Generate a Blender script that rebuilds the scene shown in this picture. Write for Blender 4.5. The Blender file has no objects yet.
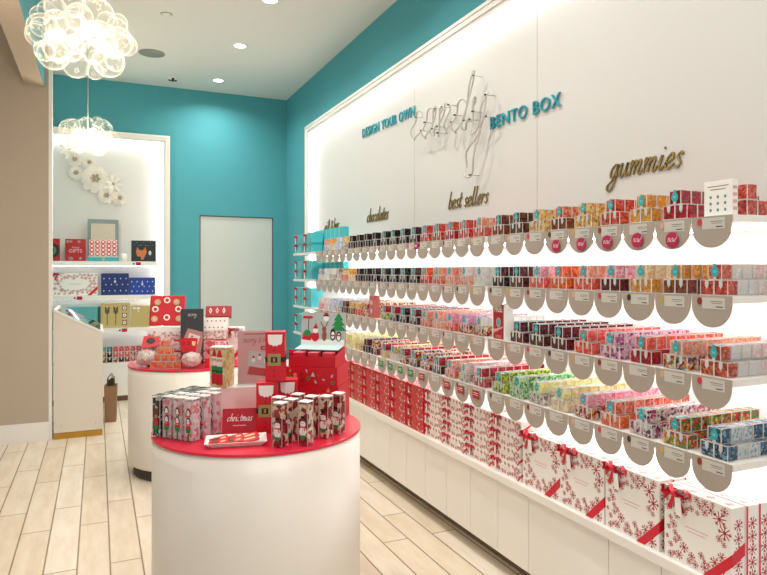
import bpy, math, random
from mathutils import Vector, Matrix
R = math.radians
random.seed(7)
S = bpy.context.scene
C = S.collection

# ------------------------------------------------------------------ camera
F = 636.0
YAW = math.atan(285.5 / F)
cam_d = bpy.data.cameras.new('camera')
cam = bpy.data.objects.new('camera', cam_d); C.objects.link(cam)
cam.location = (0, 0, 1.5)
cam.rotation_euler = (R(90), 0, -YAW)
cam_d.sensor_fit = 'HORIZONTAL'; cam_d.sensor_width = 36
cam_d.lens = F / 767 * 36
cam_d.shift_y = -16.5 / 767
cam_d.clip_start = 0.02
S.camera = cam

# ------------------------------------------------------------------ world and exposure
w = bpy.data.worlds.new('world'); S.world = w; w.use_nodes = True
w.node_tree.nodes['Background'].inputs[0].default_value = (1.0, 0.97, 0.94, 1)
w.node_tree.nodes['Background'].inputs[1].default_value = 0.50
S.view_settings.view_transform = 'Standard'
S.view_settings.look = 'None'
S.view_settings.exposure = 0.0
S.view_settings.gamma = 1.0
S.view_settings.use_curve_mapping = False
COVE = 17.0       # emission of the cove strips
SHELF_LED = 30.0  # emission of the strips below the shelves
DOWN = 13.0      # watts of a ceiling downlight
BULB = 19.0      # watts of a chandelier

# ------------------------------------------------------------------ materials
def lin(h):
    if isinstance(h, str):
        v = [int(h[i:i + 2], 16) / 255 for i in (0, 2, 4)]
        return tuple(x / 12.92 if x <= .04045 else ((x + .055) / 1.055) ** 2.4 for x in v) + (1,)
    return tuple(h) + (1,)
_m = {}
def mat(name, col, rough=.5, metal=0.0, coat=0.0, emit=0.0, bump=None, spec=None):
    if name in _m: return _m[name]
    m = bpy.data.materials.new(name); m.use_nodes = True
    n = m.node_tree.nodes; l = m.node_tree.links; b = n['Principled BSDF']
    b.inputs['Base Color'].default_value = lin(col)
    b.inputs['Roughness'].default_value = rough
    b.inputs['Metallic'].default_value = metal
    b.inputs['Coat Weight'].default_value = coat
    if spec is not None: b.inputs['Specular IOR Level'].default_value = spec
    if emit:
        b.inputs['Emission Color'].default_value = lin(col); b.inputs['Emission Strength'].default_value = emit
    if bump:
        tc = n.new('ShaderNodeTexCoord'); nz = n.new('ShaderNodeTexNoise'); bp = n.new('ShaderNodeBump')
        nz.inputs['Scale'].default_value = bump[0]; bp.inputs['Strength'].default_value = bump[1]; bp.inputs['Distance'].default_value = .01
        l.new(tc.outputs['Object'], nz.inputs['Vector']); l.new(nz.outputs['Fac'], bp.inputs['Height']); l.new(bp.outputs['Normal'], b.inputs['Normal'])
    _m[name] = m
    return m

def candy(name, cols, scale=105.0, rough=.25, bump=.6):
    """lumps of sweets: voronoi cells, each one of the listed colours"""
    key = 'sweets_' + name
    if key in _m: return _m[key]
    m = bpy.data.materials.new(key); m.use_nodes = True
    n = m.node_tree.nodes; l = m.node_tree.links; b = n['Principled BSDF']
    tc = n.new('ShaderNodeTexCoord'); vo = n.new('ShaderNodeTexVoronoi'); vo.inputs['Scale'].default_value = scale
    sep = n.new('ShaderNodeSeparateColor'); cr = n.new('ShaderNodeValToRGB'); cr.color_ramp.interpolation = 'CONSTANT'
    oi = n.new('ShaderNodeObjectInfo'); ad = n.new('ShaderNodeVectorMath'); ad.operation = 'ADD'
    mu = n.new('ShaderNodeMath'); mu.operation = 'MULTIPLY'; mu.inputs[1].default_value = 7.0
    l.new(oi.outputs['Random'], mu.inputs[0]); l.new(tc.outputs['Object'], ad.inputs[0]); l.new(mu.outputs[0], ad.inputs[1])
    l.new(ad.outputs[0], vo.inputs['Vector'])
    l.new(vo.outputs['Color'], sep.inputs[0]); l.new(sep.outputs[0], cr.inputs[0]); l.new(cr.outputs[0], b.inputs['Base Color'])
    e = cr.color_ramp.elements
    while len(e) < len(cols): e.new(.5)
    for i, c in enumerate(cols):
        e[i].position = i / len(cols); e[i].color = tuple(min(.93, q * 1.22 + .004) for q in lin(c)[:3]) + (1,)
    bp = n.new('ShaderNodeBump'); bp.inputs['Strength'].default_value = bump; bp.inputs['Distance'].default_value = .006; bp.invert = True
    l.new(vo.outputs['Distance'], bp.inputs['Height']); l.new(bp.outputs['Normal'], b.inputs['Normal'])
    b.inputs['Roughness'].default_value = rough
    b.inputs['Coat Weight'].default_value = .25; b.inputs['Coat Roughness'].default_value = .08
    tl = n.new('ShaderNodeBsdfTranslucent'); mx = n.new('ShaderNodeMixShader'); mx.inputs[0].default_value = .42
    l.new(cr.outputs[0], tl.inputs[0]); l.new(b.outputs[0], mx.inputs[1]); l.new(tl.outputs[0], mx.inputs[2]); l.new(mx.outputs[0], n['Material Output'].inputs['Surface'])
    _m[key] = m
    return m

def clear(name, tint='FFFFFF', amount=.10, fres=.35):
    """thin clear plastic or blown glass: mostly see-through, glossy at the rim"""
    if name in _m: return _m[name]
    m = bpy.data.materials.new(name); m.use_nodes = True
    n = m.node_tree.nodes; l = m.node_tree.links
    n.remove(n['Principled BSDF'])
    out = n['Material Output']
    tr = n.new('ShaderNodeBsdfTransparent'); tr.inputs[0].default_value = lin(tint)
    gl = n.new('ShaderNodeBsdfGlossy'); gl.inputs['Roughness'].default_value = .05
    lw = n.new('ShaderNodeLayerWeight'); lw.inputs['Blend'].default_value = .5
    mx = n.new('ShaderNodeMixShader'); mp = n.new('ShaderNodeMath'); mp.operation = 'MULTIPLY_ADD'
    pw = n.new('ShaderNodeMath'); pw.operation = 'POWER'; pw.inputs[1].default_value = 4.0
    mp.inputs[1].default_value = .8; mp.inputs[2].default_value = amount; mp.use_clamp = True
    l.new(lw.outputs['Facing'], pw.inputs[0]); l.new(pw.outputs[0], mp.inputs[0])
    l.new(mp.outputs[0], mx.inputs[0]); l.new(tr.outputs[0], mx.inputs[1]); l.new(gl.outputs[0], mx.inputs[2])
    l.new(mx.outputs[0], out.inputs['Surface'])
    _m[name] = m
    return m

def bubble_glass():
    m = bpy.data.materials.new('blown_glass'); m.use_nodes = True
    n = m.node_tree.nodes; l = m.node_tree.links; n.remove(n['Principled BSDF'])
    tr = n.new('ShaderNodeBsdfTransparent'); gl = n.new('ShaderNodeBsdfGlossy'); gl.inputs['Roughness'].default_value = .03
    tl = n.new('ShaderNodeBsdfTranslucent'); tl.inputs[0].default_value = (1, .97, .92, 1)
    df = n.new('ShaderNodeBsdfDiffuse'); df.inputs[0].default_value = (1, .97, .92, 1)
    lw = n.new('ShaderNodeLayerWeight'); lw.inputs['Blend'].default_value = .5
    pw = n.new('ShaderNodeMath'); pw.operation = 'POWER'; pw.inputs[1].default_value = 3.0
    ml = n.new('ShaderNodeMath'); ml.operation = 'MULTIPLY_ADD'; ml.inputs[1].default_value = .65; ml.inputs[2].default_value = .035
    m1 = n.new('ShaderNodeMixShader'); m2 = n.new('ShaderNodeMixShader'); m3 = n.new('ShaderNodeMixShader')
    m1.inputs[0].default_value = .5; m3.inputs[0].default_value = .35
    l.new(lw.outputs['Facing'], pw.inputs[0]); l.new(pw.outputs[0], ml.inputs[0])
    l.new(tl.outputs[0], m1.inputs[1]); l.new(df.outputs[0], m1.inputs[2])
    l.new(m1.outputs[0], m3.inputs[1]); l.new(gl.outputs[0], m3.inputs[2])
    l.new(ml.outputs[0], m2.inputs[0]); l.new(tr.outputs[0], m2.inputs[1]); l.new(m3.outputs[0], m2.inputs[2])
    l.new(m2.outputs[0], n['Material Output'].inputs['Surface'])
    return m

def floor_mat():
    m = bpy.data.materials.new('pale_wood_plank_tile'); m.use_nodes = True
    n = m.node_tree.nodes; l = m.node_tree.links; b = n['Principled BSDF']
    tc = n.new('ShaderNodeTexCoord'); mp = n.new('ShaderNodeMapping'); mp.inputs['Rotation'].default_value = (0, 0, R(90))
    mp.inputs['Location'].default_value = (.35, -.057, 0)
    br = n.new('ShaderNodeTexBrick'); br.offset = .37; br.offset_frequency = 2
    br.inputs['Scale'].default_value = 1; br.inputs['Brick Width'].default_value = .95; br.inputs['Row Height'].default_value = .153
    br.inputs['Mortar Size'].default_value = .0048; br.inputs['Mortar Smooth'].default_value = .3; br.inputs['Bias'].default_value = 0
    br.inputs['Color1'].default_value = lin('F2E8D8'); br.inputs['Color2'].default_value = lin('E6D8C2'); br.inputs['Mortar'].default_value = lin('9A8468')
    l.new(tc.outputs['Object'], mp.inputs['Vector']); l.new(mp.outputs[0], br.inputs['Vector'])
    nz = n.new('ShaderNodeTexNoise'); nz.inputs['Scale'].default_value = 5; nz.inputs['Detail'].default_value = 6; nz.inputs['Roughness'].default_value = .65
    m2 = n.new('ShaderNodeMapping'); m2.inputs['Scale'].default_value = (3.0, .55, 1)
    l.new(tc.outputs['Object'], m2.inputs['Vector']); l.new(m2.outputs[0], nz.inputs['Vector'])
    cr = n.new('ShaderNodeValToRGB'); cr.color_ramp.elements[0].position = .35; cr.color_ramp.elements[0].color = lin('D8C6AE')
    cr.color_ramp.elements[1].position = .65; cr.color_ramp.elements[1].color = (1, 1, 1, 1)
    l.new(nz.outputs['Fac'], cr.inputs[0])
    mx = n.new('ShaderNodeMix'); mx.data_type = 'RGBA'; mx.blend_type = 'MULTIPLY'; mx.inputs[0].default_value = .4
    l.new(br.outputs['Color'], mx.inputs[6]); l.new(cr.outputs[0], mx.inputs[7]); l.new(mx.outputs[2], b.inputs['Base Color'])
    b.inputs['Roughness'].default_value = .32
    bp = n.new('ShaderNodeBump'); bp.inputs['Strength'].default_value = .4; bp.inputs['Distance'].default_value = .002; bp.invert = True
    l.new(br.outputs['Fac'], bp.inputs['Height']); l.new(bp.outputs['Normal'], b.inputs['Normal'])
    return m

WHITE = mat('white_lacquer', 'F1EDE7', .25, coat=.3)
WPANEL = mat('matt_white_panel', 'D5D3CF', .6)
WTRIM = mat('white_gloss_trim', 'F2EFEA', .35)
WPAPER = mat('white_paper', 'F3EFEA', .55)
CEIL = mat('ceiling_paint', 'E4E2DC', .85)
TEALW = mat('teal_wall_paint', '4EA2AD', .75)
BEIGE = mat('beige_wall_paint', 'BCAE9B', .8)
DOORM = mat('grey_white_door_paint', 'D3D5CF', .5)
GAP = mat('dark_joint', '4A443C', .8)
GREIGE = mat('greige_acrylic_tab', 'A89D91', .4)
CARD = mat('grey_white_card', 'C9C5BD', .5)
INK = mat('grey_ink', '7D7871', .7)
BLACK = mat('black_ink', '17130F', .5)
GOLD = mat('brass', 'C79A45', .28, metal=.9)
LETTERGOLD = mat('antique_gold_letter', '8C7847', .38, metal=.55)
TEAL = mat('teal_print', '2FA6AE', .45)
TEALBOX = mat('teal_gift_paper', '45BCC4', .45)
RED = mat('red_gift_paper', 'CC1329', .42)
REDTOP = mat('red_table_top', 'D8123A', .35, coat=.3)
DRED = mat('deep_red_paper', 'A80F22', .45)
RIB = mat('red_satin_ribbon', 'D2122E', .42)
MAG = mat('magenta_disc', 'B5124F', .4)
GREEN = mat('green_paper', '1B8A47', .5)
KRAFT = mat('gold_kraft_paper', 'C2AE72', .5)
NAVY = mat('navy_gift_paper', '142A6E', .45)
BLUE = mat('blue_gift_paper', '1B3E9C', .45)
CHAR = mat('charcoal_paper', '262A2C', .5)
PINKP = mat('pink_poster_paper', 'D9A9A6', .5)
SKIN = mat('peach_print', 'E9B795', .5)
BROWN = mat('brown_print', '6B3A22', .55)
SILVER = mat('silver_foil', 'B9BDB8', .35, metal=.5)
ICE = mat('pale_blue_print', 'B9DCD9', .45)
LGREY = mat('light_grey_print', 'C9CCC8', .5)
LED = mat('led_diffuser', 'FFFFFF', .5, emit=SHELF_LED)
COVEM = mat('cove_led', 'FFFFFF', .5, emit=COVE)
LENS = mat('downlight_lens', 'FFF6E8', .5, emit=14)
BULBM = mat('frosted_lit_bulb', 'FFE7BE', .5, emit=40)
CASE = clear('clear_cube_acrylic', 'FFFFFF', .05, .3)
EDGE = mat('polished_acrylic_edge', 'E6E2DE', .15, coat=.5)
GLASS = bubble_glass()
CLEARP = clear('clear_stand_acrylic', 'FFFFFF', .04, .25)

# ------------------------------------------------------------------ mesh builder
class MB:
    def __init__(s): s.v = []; s.f = []; s.mi = []; s.ms = []; s.sm = []
    def _m(s, m):
        if m not in s.ms: s.ms.append(m)
        return s.ms.index(m)
    def add(s, vs, fs, m, M=None, smooth=False):
        o = len(s.v)
        s.v += [tuple(M @ Vector(p)) if M else tuple(p) for p in vs]
        k = s._m(m)
        for f in fs:
            s.f.append([o + i for i in f]); s.mi.append(k); s.sm.append(smooth)
        return s
    def box(s, c, d, m, M=None):
        x, y, z = c; a, b, e = d[0] / 2, d[1] / 2, d[2] / 2
        vs = [(x + i * a, y + j * b, z + k * e) for k in (-1, 1) for j in (-1, 1) for i in (-1, 1)]
        return s.add(vs, [(0, 2, 3, 1), (4, 5, 7, 6), (0, 1, 5, 4), (2, 6, 7, 3), (0, 4, 6, 2), (1, 3, 7, 5)], m, M)
    def b2(s, a, b, m, M=None):
        return s.box([(a[i] + b[i]) / 2 for i in range(3)], [abs(b[i] - a[i]) for i in range(3)], m, M)
    def prism(s, pts, m, M=None, t=.001):
        """polygon in the x-z plane at y=0, thickened towards -y (the front)"""
        n = len(pts)
        vs = [(p[0], 0, p[1]) for p in pts] + [(p[0], -t, p[1]) for p in pts]
        fs = [tuple(range(n))[::-1], tuple(range(n, 2 * n))] + [(i, (i + 1) % n, n + (i + 1) % n, n + i) for i in range(n)]
        return s.add(vs, fs, m, M)
    def disc(s, x, z, rx, rz, m, M=None, t=.001, n=20, y=0):
        T = Matrix.Translation((0, y, 0)); M = M @ T if M else T
        return s.prism([(x + rx * math.cos(2 * math.pi * i / n), z + rz * math.sin(2 * math.pi * i / n)) for i in range(n)], m, M, t)
    def rect(s, x, z, w, h, m, M=None, t=.001, rot=0, y=0):
        c_, s_ = math.cos(rot), math.sin(rot)
        pts = [(x + a * c_ - b * s_, z + a * s_ + b * c_) for a, b in ((-w / 2, -h / 2), (w / 2, -h / 2), (w / 2, h / 2), (-w / 2, h / 2))]
        T = Matrix.Translation((0, y, 0)); M = M @ T if M else T
        return s.prism(pts, m, M, t)
    def lathe(s, prof, m, M=None, n=32, smooth=True):
        vs = []; fs = []
        for r, z in prof:
            for i in range(n):
                a = 2 * math.pi * i / n; vs.append((r * math.cos(a), r * math.sin(a), z))
        for j in range(len(prof) - 1):
            for i in range(n):
                fs.append((j * n + i, j * n + (i + 1) % n, (j + 1) * n + (i + 1) % n, (j + 1) * n + i))
        return s.add(vs, fs, m, M, smooth)
    def sphere(s, c, r, m, n=16, q=10, sz=1.0, M=None):
        pr = [(max(1e-5, r * math.sin(math.pi * i / q)), -r * math.cos(math.pi * i / q) * sz) for i in range(q + 1)]
        T = Matrix.Translation(c); T = M @ T if M else T
        return s.lathe(pr, m, T, n)
    def tube(s, pts, r, m, n=8, M=None, cap=True):
        P = [Vector(p) for p in pts]; vs = []; fs = []
        up = Vector((0, 0, 1))
        for i, p in enumerate(P):
            t = (P[min(i + 1, len(P) - 1)] - P[max(i - 1, 0)]).normalized()
            a = t.cross(up)
            if a.length < 1e-3: a = t.cross(Vector((1, 0, 0)))
            a.normalize(); b = t.cross(a)
            rr = r[i] if isinstance(r, (list, tuple)) else r
            for k in range(n):
                an = 2 * math.pi * k / n; vs.append(p + rr * (math.cos(an) * a + math.sin(an) * b))
        for i in range(len(P) - 1):
            for k in range(n): fs.append((i * n + k, i * n + (k + 1) % n, (i + 1) * n + (k + 1) % n, (i + 1) * n + k))
        if cap: fs += [tuple(range(n))[::-1], tuple((len(P) - 1) * n + k for k in range(n))]
        return s.add(vs, fs, m, M, True)
    def mesh(s, name):
        me = bpy.data.meshes.new(name); me.from_pydata(s.v, [], s.f)
        for m in s.ms: me.materials.append(m)
        me.polygons.foreach_set('material_index', s.mi); me.polygons.foreach_set('use_smooth', s.sm)
        me.update(); return me
    def build(s, name, parent=None, loc=(0, 0, 0), rz=0, bevel=0):
        o = bpy.data.objects.new(name, s.mesh(name)); C.objects.link(o)
        o.location = loc; o.rotation_euler = (0, 0, rz)
        if parent: o.parent = parent
        if bevel:
            b = o.modifiers.new('bevel', 'BEVEL'); b.width = bevel; b.segments = 2; b.limit_method = 'ANGLE'; b.angle_limit = R(50)
        return o

def tag(o, label, cat, group=None, kind=None):
    if label: o['label'] = label
    if cat: o['category'] = cat
    if group: o['group'] = group
    if kind: o['kind'] = kind
    return o
def empty(name, loc=(0, 0, 0), rz=0, label=None, cat=None, group=None, kind=None):
    o = bpy.data.objects.new(name, None); C.objects.link(o); o.empty_display_size = .05
    o.location = loc; o.rotation_euler = (0, 0, rz)
    return tag(o, label, cat, group, kind)
def struct(name, mb, **k):
    o = mb.build(name, **k); o['kind'] = 'structure'; return o
def clone(o, parent=None):
    c = o.copy(); C.objects.link(c)
    if parent: c.parent = parent
    for ch in kids.get(o.name, []): clone(ch, c)
    return c
kids = {}
def reg(root):
    """remember who the children are so that copies are quick"""
    allo = [o for o in C.objects if o.parent is not None]
    def go(o):
        kids[o.name] = [x for x in allo if x.parent == o]
        for x in kids[o.name]: go(x)
    go(root); return root
def put(proto, loc, rz, label, first=[None], **k):
    """place the prototype itself the first time, copies afterwards"""
    if not proto.get('_used'):
        proto['_used'] = 1; o = proto
    else:
        o = clone(proto)
    o.location = loc; o.rotation_euler = (0, 0, rz); o['label'] = label
    for a, b in k.items(): o[a] = b
    return o
def bev(o, w_=.002, seg=2):
    b = o.modifiers.new('bevel', 'BEVEL'); b.width = w_; b.segments = seg; b.limit_method = 'ANGLE'; b.angle_limit = R(50); return o

# lettering: block letters from the built-in font, script letters from pen strokes
def text_mesh(txt, size, ext=.002, bold=0.0, shear=0.0, spacing=1.0, align='CENTER'):
    cu = bpy.data.curves.new('txt', 'FONT'); cu.body = txt; cu.size = size; cu.extrude = ext; cu.offset = bold
    cu.shear = shear; cu.space_character = spacing; cu.align_x = align; cu.align_y = 'CENTER'; cu.resolution_u = 3
    o = bpy.data.objects.new('txt', cu); C.objects.link(o)
    bpy.context.view_layer.update()
    me = bpy.data.meshes.new_from_object(o.evaluated_get(bpy.context.evaluated_depsgraph_get()))
    bpy.data.objects.remove(o); bpy.data.curves.remove(cu)
    return me
def text_into(mb, txt, size, x, z, m, M=None, ext=.0006, y=0, sx=1.0, **k):
    me = text_mesh(txt, size, ext, **k)
    vs = [(v.co.x * sx + x, y - v.co.z, v.co.y + z) for v in me.vertices]
    mb.add(vs, [tuple(p.vertices) for p in me.polygons], m, M)
    bpy.data.meshes.remove(me)
GL = {
 'a': (1.1, [[(.75, .85), (.45, 1), (.1, .6), (.12, .15), (.38, 0), (.62, .35), (.8, 1)], [(.8, 1), (.74, .25), (.9, 0), (1.12, .3)]]),
 'c': (.9, [[(.72, .78), (.5, 1), (.15, .7), (.1, .25), (.4, 0), (.9, .3)]]),
 'e': (.85, [[(.05, .35), (.6, .62), (.58, .95), (.38, 1), (.1, .6), (.15, .12), (.4, 0), (.87, .3)]]),
 'h': (1.0, [[(.22, 2.0), (.05, 0)], [(.08, .4), (.42, 1), (.66, .85), (.62, .2), (.75, 0), (1.0, .3)]]),
 'i': (.62, [[(.02, .5), (.22, 1), (.17, .25), (.32, 0), (.64, .3)], [(.28, 1.42), (.32, 1.55)]]),
 'l': (.6, [[(.25, 2.0), (.14, .3), (.3, 0), (.62, .3)]]),
 'm': (1.35, [[(.0, .75), (.12, 1), (.08, 0)], [(.1, .45), (.36, 1), (.54, .8), (.48, 0)], [(.5, .45), (.8, 1), (.98, .8), (.92, .2), (1.05, 0), (1.35, .35)]]),
 'n': (1.0, [[(.0, .75), (.12, 1), (.08, 0)], [(.1, .45), (.42, 1), (.66, .8), (.6, .2), (.75, 0), (1.02, .35)]]),
 'o': (.85, [[(.45, 1), (.12, .65), (.15, .1), (.45, 0), (.72, .4), (.65, .9), (.42, 1)]]),
 'b': (.85, [[(.2, 2.0), (.1, .3), (.35, 0), (.7, .4), (.6, .92), (.35, .95), (.12, .5)]]),
 'r': (.7, [[(.0, .75), (.14, 1), (.1, 0)], [(.12, .4), (.38, .95), (.64, .9)]]),
 's': (.72, [[(.6, .82), (.4, 1), (.18, .8), (.3, .55), (.52, .3), (.4, .0), (.08, .12)]]),
 't': (.65, [[(.3, 1.65), (.17, .3), (.33, 0), (.65, .3)], [(0, 1.02), (.6, 1.08)]]),
 'u': (1.05, [[(.0, .7), (.14, 1), (.1, .25), (.3, 0), (.6, .4), (.72, 1)], [(.72, 1), (.67, .2), (.82, 0), (1.07, .3)]]),
 'g': (1.0, [[(.72, .85), (.42, 1), (.1, .62), (.14, .15), (.38, .05), (.62, .45), (.76, 1)], [(.76, 1), (.66, -.3), (.42, -.88), (.08, -.85), (.0, -.5), (.35, -.2), (1.0, .3)]]),
 'f': (.65, [[(.78, 1.8), (.52, 1.92), (.36, 1.2), (.2, -.4), (.02, -.75)], [(.05, .98), (.62, 1.04)]]),
 'd': (1.1, [[(.7, .85), (.42, 1), (.1, .6), (.12, .15), (.36, 0), (.64, .4), (.9, 2.0)], [(.9, 2.0), (.74, .3), (.88, 0), (1.12, .3)]]),
 'y': (1.0, [[(.0, .7), (.14, 1), (.1, .3), (.3, 0), (.6, .4), (.74, 1)], [(.74, 1), (.62, -.3), (.4, -.95), (.1, -.9), (.05, -.5), (.4, -.1), (1.0, .35)]]),
 'w': (1.05, [[(.0, .95), (.15, .1), (.32, 0), (.5, .85)], [(.5, .85), (.56, .1), (.76, 0), (.98, .95)]]),
 '&': (1.1, [[(1.0, .1), (.35, 1.1), (.45, 1.6), (.7, 1.4), (.55, .95), (.1, .4), (.3, 0), (.7, .15), (.95, .7)]]),
 '!': (.4, [[(.3, 1.9), (.15, .6)], [(.1, .12), (.11, .0)]]),
 ' ': (.6, []),
}
def spline(p, k=7):
    if len(p) < 3: return [Vector((p[0][0] + (p[-1][0] - p[0][0]) * t / k, p[0][1] + (p[-1][1] - p[0][1]) * t / k)) for t in range(k + 1)]
    P = [Vector(q) for q in p]; P = [2 * P[0] - P[1]] + P + [2 * P[-1] - P[-2]]; out = []
    for i in range(1, len(P) - 2):
        for j in range(k):
            t = j / k
            out.append(.5 * ((2 * P[i]) + (-P[i - 1] + P[i + 1]) * t + (2 * P[i - 1] - 5 * P[i] + 4 * P[i + 1] - P[i + 2]) * t * t + (-P[i - 1] + 3 * P[i] - 3 * P[i + 1] + P[i + 2]) * t ** 3))
    out.append(P[-2]); return out
def script_width(txt): return sum(GL[ch][0] for ch in txt)
def script_letter(mb, ch, x, xh, wide, m, M=None, shear=.32, ext=.01, pen=(.08, .2), z=0):
    """one pen-stroke letter with real thickness; x-height xh, horizontally scaled by wide"""
    nib = Vector((math.cos(R(35)), math.sin(R(35))))
    for st in GL[ch][1]:
        pts = [Vector(((p.x + shear * p.y) * wide, p.y)) for p in spline(st, 6)]
        L = []; Rr = []
        for i, p in enumerate(pts):
            t = (pts[min(i + 1, len(pts) - 1)] - pts[max(i - 1, 0)])
            t = t.normalized() if t.length > 1e-6 else Vector((1, 0))
            wd = (pen[0] + (pen[1] - pen[0]) * abs(t.x * nib.y - t.y * nib.x)) / 2
            nn = Vector((-t.y, t.x)) * wd
            L.append((p + nn) * xh); Rr.append((p - nn) * xh)
        n = len(L); vs = []
        for yy in (0, -ext):
            vs += [(x + q.x, yy, z + q.y) for q in L] + [(x + q.x, yy, z + q.y) for q in Rr]
        fs = []
        for i in range(n - 1):
            fs += [(2 * n + i, 3 * n + i, 3 * n + i + 1, 2 * n + i + 1), (i, i + 1, n + i + 1, n + i),
                   (i, 2 * n + i, 2 * n + i + 1, i + 1), (n + i, n + i + 1, 3 * n + i + 1, 3 * n + i)]
        fs += [(0, n, 3 * n, 2 * n), (n - 1, 3 * n - 1, 4 * n - 1, 2 * n - 1)]
        mb.add(vs, fs, m, M)
def script_into(mb, txt, x, z, xh, m, M=None, wide=.8, **k):
    cx = x - script_width(txt) * wide * xh / 2
    for ch in txt:
        script_letter(mb, ch, cx, xh, wide, m, M, z=z, **k); cx += GL[ch][0] * wide * xh

# bows, ribbons and prints shared by the gift boxes (front of a thing is its -y side)
def bow(name, parent, x, y, z, s=1.0, m=None, rz=0):
    m = m or RIB; mb = MB()
    for sg in (-1, 1):
        pts = [(0, 0, 0), (sg * .018, -.006, .014), (sg * .036, -.008, .012), (sg * .040, -.006, -.002), (sg * .024, -.010, -.008), (0, 0, 0)]
        pts = [(a.x, -.004 - .005 * math.sin(i), a.y) for i, a in enumerate(spline([(p[0], p[2]) for p in pts], 4))]
        vs = []; n = len(pts)
        for p in pts: vs += [(p[0] * s, (p[1] - .008) * s, p[2] * s), (p[0] * s, (p[1] + .007) * s, p[2] * s)]
        mb.add(vs, [(2 * i, 2 * i + 1, 2 * i + 3, 2 * i + 2) for i in range(n - 1)], m, None, True)
        mb.add([(0, -.006 * s, 0), (sg * .007 * s, -.006 * s, -.001 * s), (sg * .026 * s, -.004 * s, -.042 * s), (sg * .013 * s, -.004 * s, -.046 * s)], [(0, 1, 2, 3)], m)
    mb.sphere((0, -.010 * s, 0), .008 * s, m, 8, 6)
    return mb.build(name, parent, (x, y, z), rz)
def snowflake(mb, x, z, r, m, M=None, y=0, rot=0, t=.0006, arms=8, dot=True):
    for k in range(arms):
        a = rot + k * 2 * math.pi / arms; cx, cz = math.cos(a), math.sin(a)
        mb.rect(x + cx * r * .5, z + cz * r * .5, r, r * .12, m, M, t, a, y)
        for sg in (-1, 1) if (k % 2 or arms < 8) else ():
            b = a + sg * R(42)
            mb.rect(x + cx * r * .6 + math.cos(b) * r * .17, z + cz * r * .6 + math.sin(b) * r * .17, r * .36, r * .11, m, M, t, b, y)
    if dot: mb.disc(x, z, r * .2, r * .2, m, M, t, 8, y)
FR = lambda d: Matrix.Translation((0, -d / 2, 0))          # front face of a box of depth d
def side_M(w_, side=1):                                         # right (+x) face as a drawing plane
    return Matrix.Translation((side * w_ / 2, 0, 0)) @ Matrix.Rotation(R(90) * side, 4, 'Z')
def top_M(h): return Matrix.Translation((0, 0, h)) @ Matrix.Rotation(R(-90), 4, 'X')

def flake_ring(mb, w_, h, M, m, rnd, n, r0, r1, mid=True):
    placed = []
    tries = 0
    while len(placed) < n and tries < 900:
        tries += 1
        x = rnd.uniform(-w_ / 2, w_ / 2); z = rnd.uniform(0, h); r = rnd.uniform(r0, r1)
        if abs(x) > w_ / 2 - r * 1.02 or z < r * 1.02 or z > h - r * 1.02: continue
        e = (x / (w_ * .33)) ** 2 + ((z - h / 2) / (h * .27)) ** 2
        if mid and e < 1: continue
        if any((x - a) ** 2 + (z - b) ** 2 < (.8 * (r + c)) ** 2 for a, b, c in placed): continue
        placed.append((x, z, r)); snowflake(mb, x, z, r, m, M, 0, rnd.uniform(0, 1), dot=rnd.random() < .5)

def snow_gift(w_, d, h, flakes=22, r=(.010, .028), name='snowflake_gift_box', with_bow=True, seed=1, side=False, lines=True):
    rnd = random.Random(seed)
    root = empty(name)
    b = MB(); b.box((0, 0, h / 2), (w_, d, h), WPAPER)
    flake_ring(b, w_, h, FR(d), DRED, rnd, flakes, *r)
    if lines:
        for i, q in enumerate((.34, .26)): b.rect(0, h * .53 - i * .012, w_ * q, .0022, PINKP, FR(d), .0005)
    if side:
        M = side_M(w_, 1)
        for i in range(max(3, int(h / .045))):
            snowflake(b, 0, (i + .6) * .042, d * .36, DRED, M, 0, .3 * i)
        M = side_M(w_, -1)
        for i in range(max(3, int(h / .045))):
            snowflake(b, 0, (i + .6) * .042, d * .36, DRED, M, 0, .3 * i)
        for i in range(4): snowflake(b, -w_ * .4 + i * w_ * .26, 0, d * .24, PINKP, top_M(h) , 0, .4 * i)
    b.build('box_body', root)
    if not with_bow:
        rb = MB(); rb.rect(-d / 2 + .004, h / 2, .007, h, RIB, side_M(w_, 1), .0008); rb.rect(0, -d / 2 + .004, w_, .007, PINKP, top_M(h), .0004); rb.build('edge_band', root)
    if with_bow:
        k = h * .42; rb = MB()
        rb.prism([(w_ / 2 - k, 0), (w_ / 2 - k * .62, 0), (w_ / 2, k * .62), (w_ / 2, k)], RIB, FR(d), .0015)
        a_ = min(d, (h - k * .62) * 2); b_ = min(d, (h - k) * 2)
        rb.prism([(-d / 2, k * .62), (-d / 2 + a_, k * .62 + a_ * .5)] + ([(-d / 2 + b_, h - .0001)] if b_ < d - 1e-6 else [(d / 2, k + d * .5)]) + [(-d / 2, k)], RIB, side_M(w_, 1), .0015)
        rb.build('ribbon', root)
        rb = MB(); rb.prism([(-w_ / 2, h - k * .5), (-w_ / 2 + k * .5, h), (-w_ / 2 + k * .2, h), (-w_ / 2, h - k * .2)], RIB, FR(d), .0015); rb.build('ribbon', root)
        s = h / .25 if h > .15 else .62
        bow('bow', root, -w_ / 2 + (.22 * h if h > .15 else .03), -d / 2 - .002, h * (.95 if h > .15 else .82), s=s * 1.4)
        t = MB(); t.rect(-w_ / 2 + (.28 * h if h > .15 else .036), h * .95 - .042 * s, .024 * s, .06 * s, WPAPER, Matrix.Translation((0, -d / 2 - .014 * s, 0)), .001, .12)
        t.build('gift_tag', root)
    return root

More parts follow.
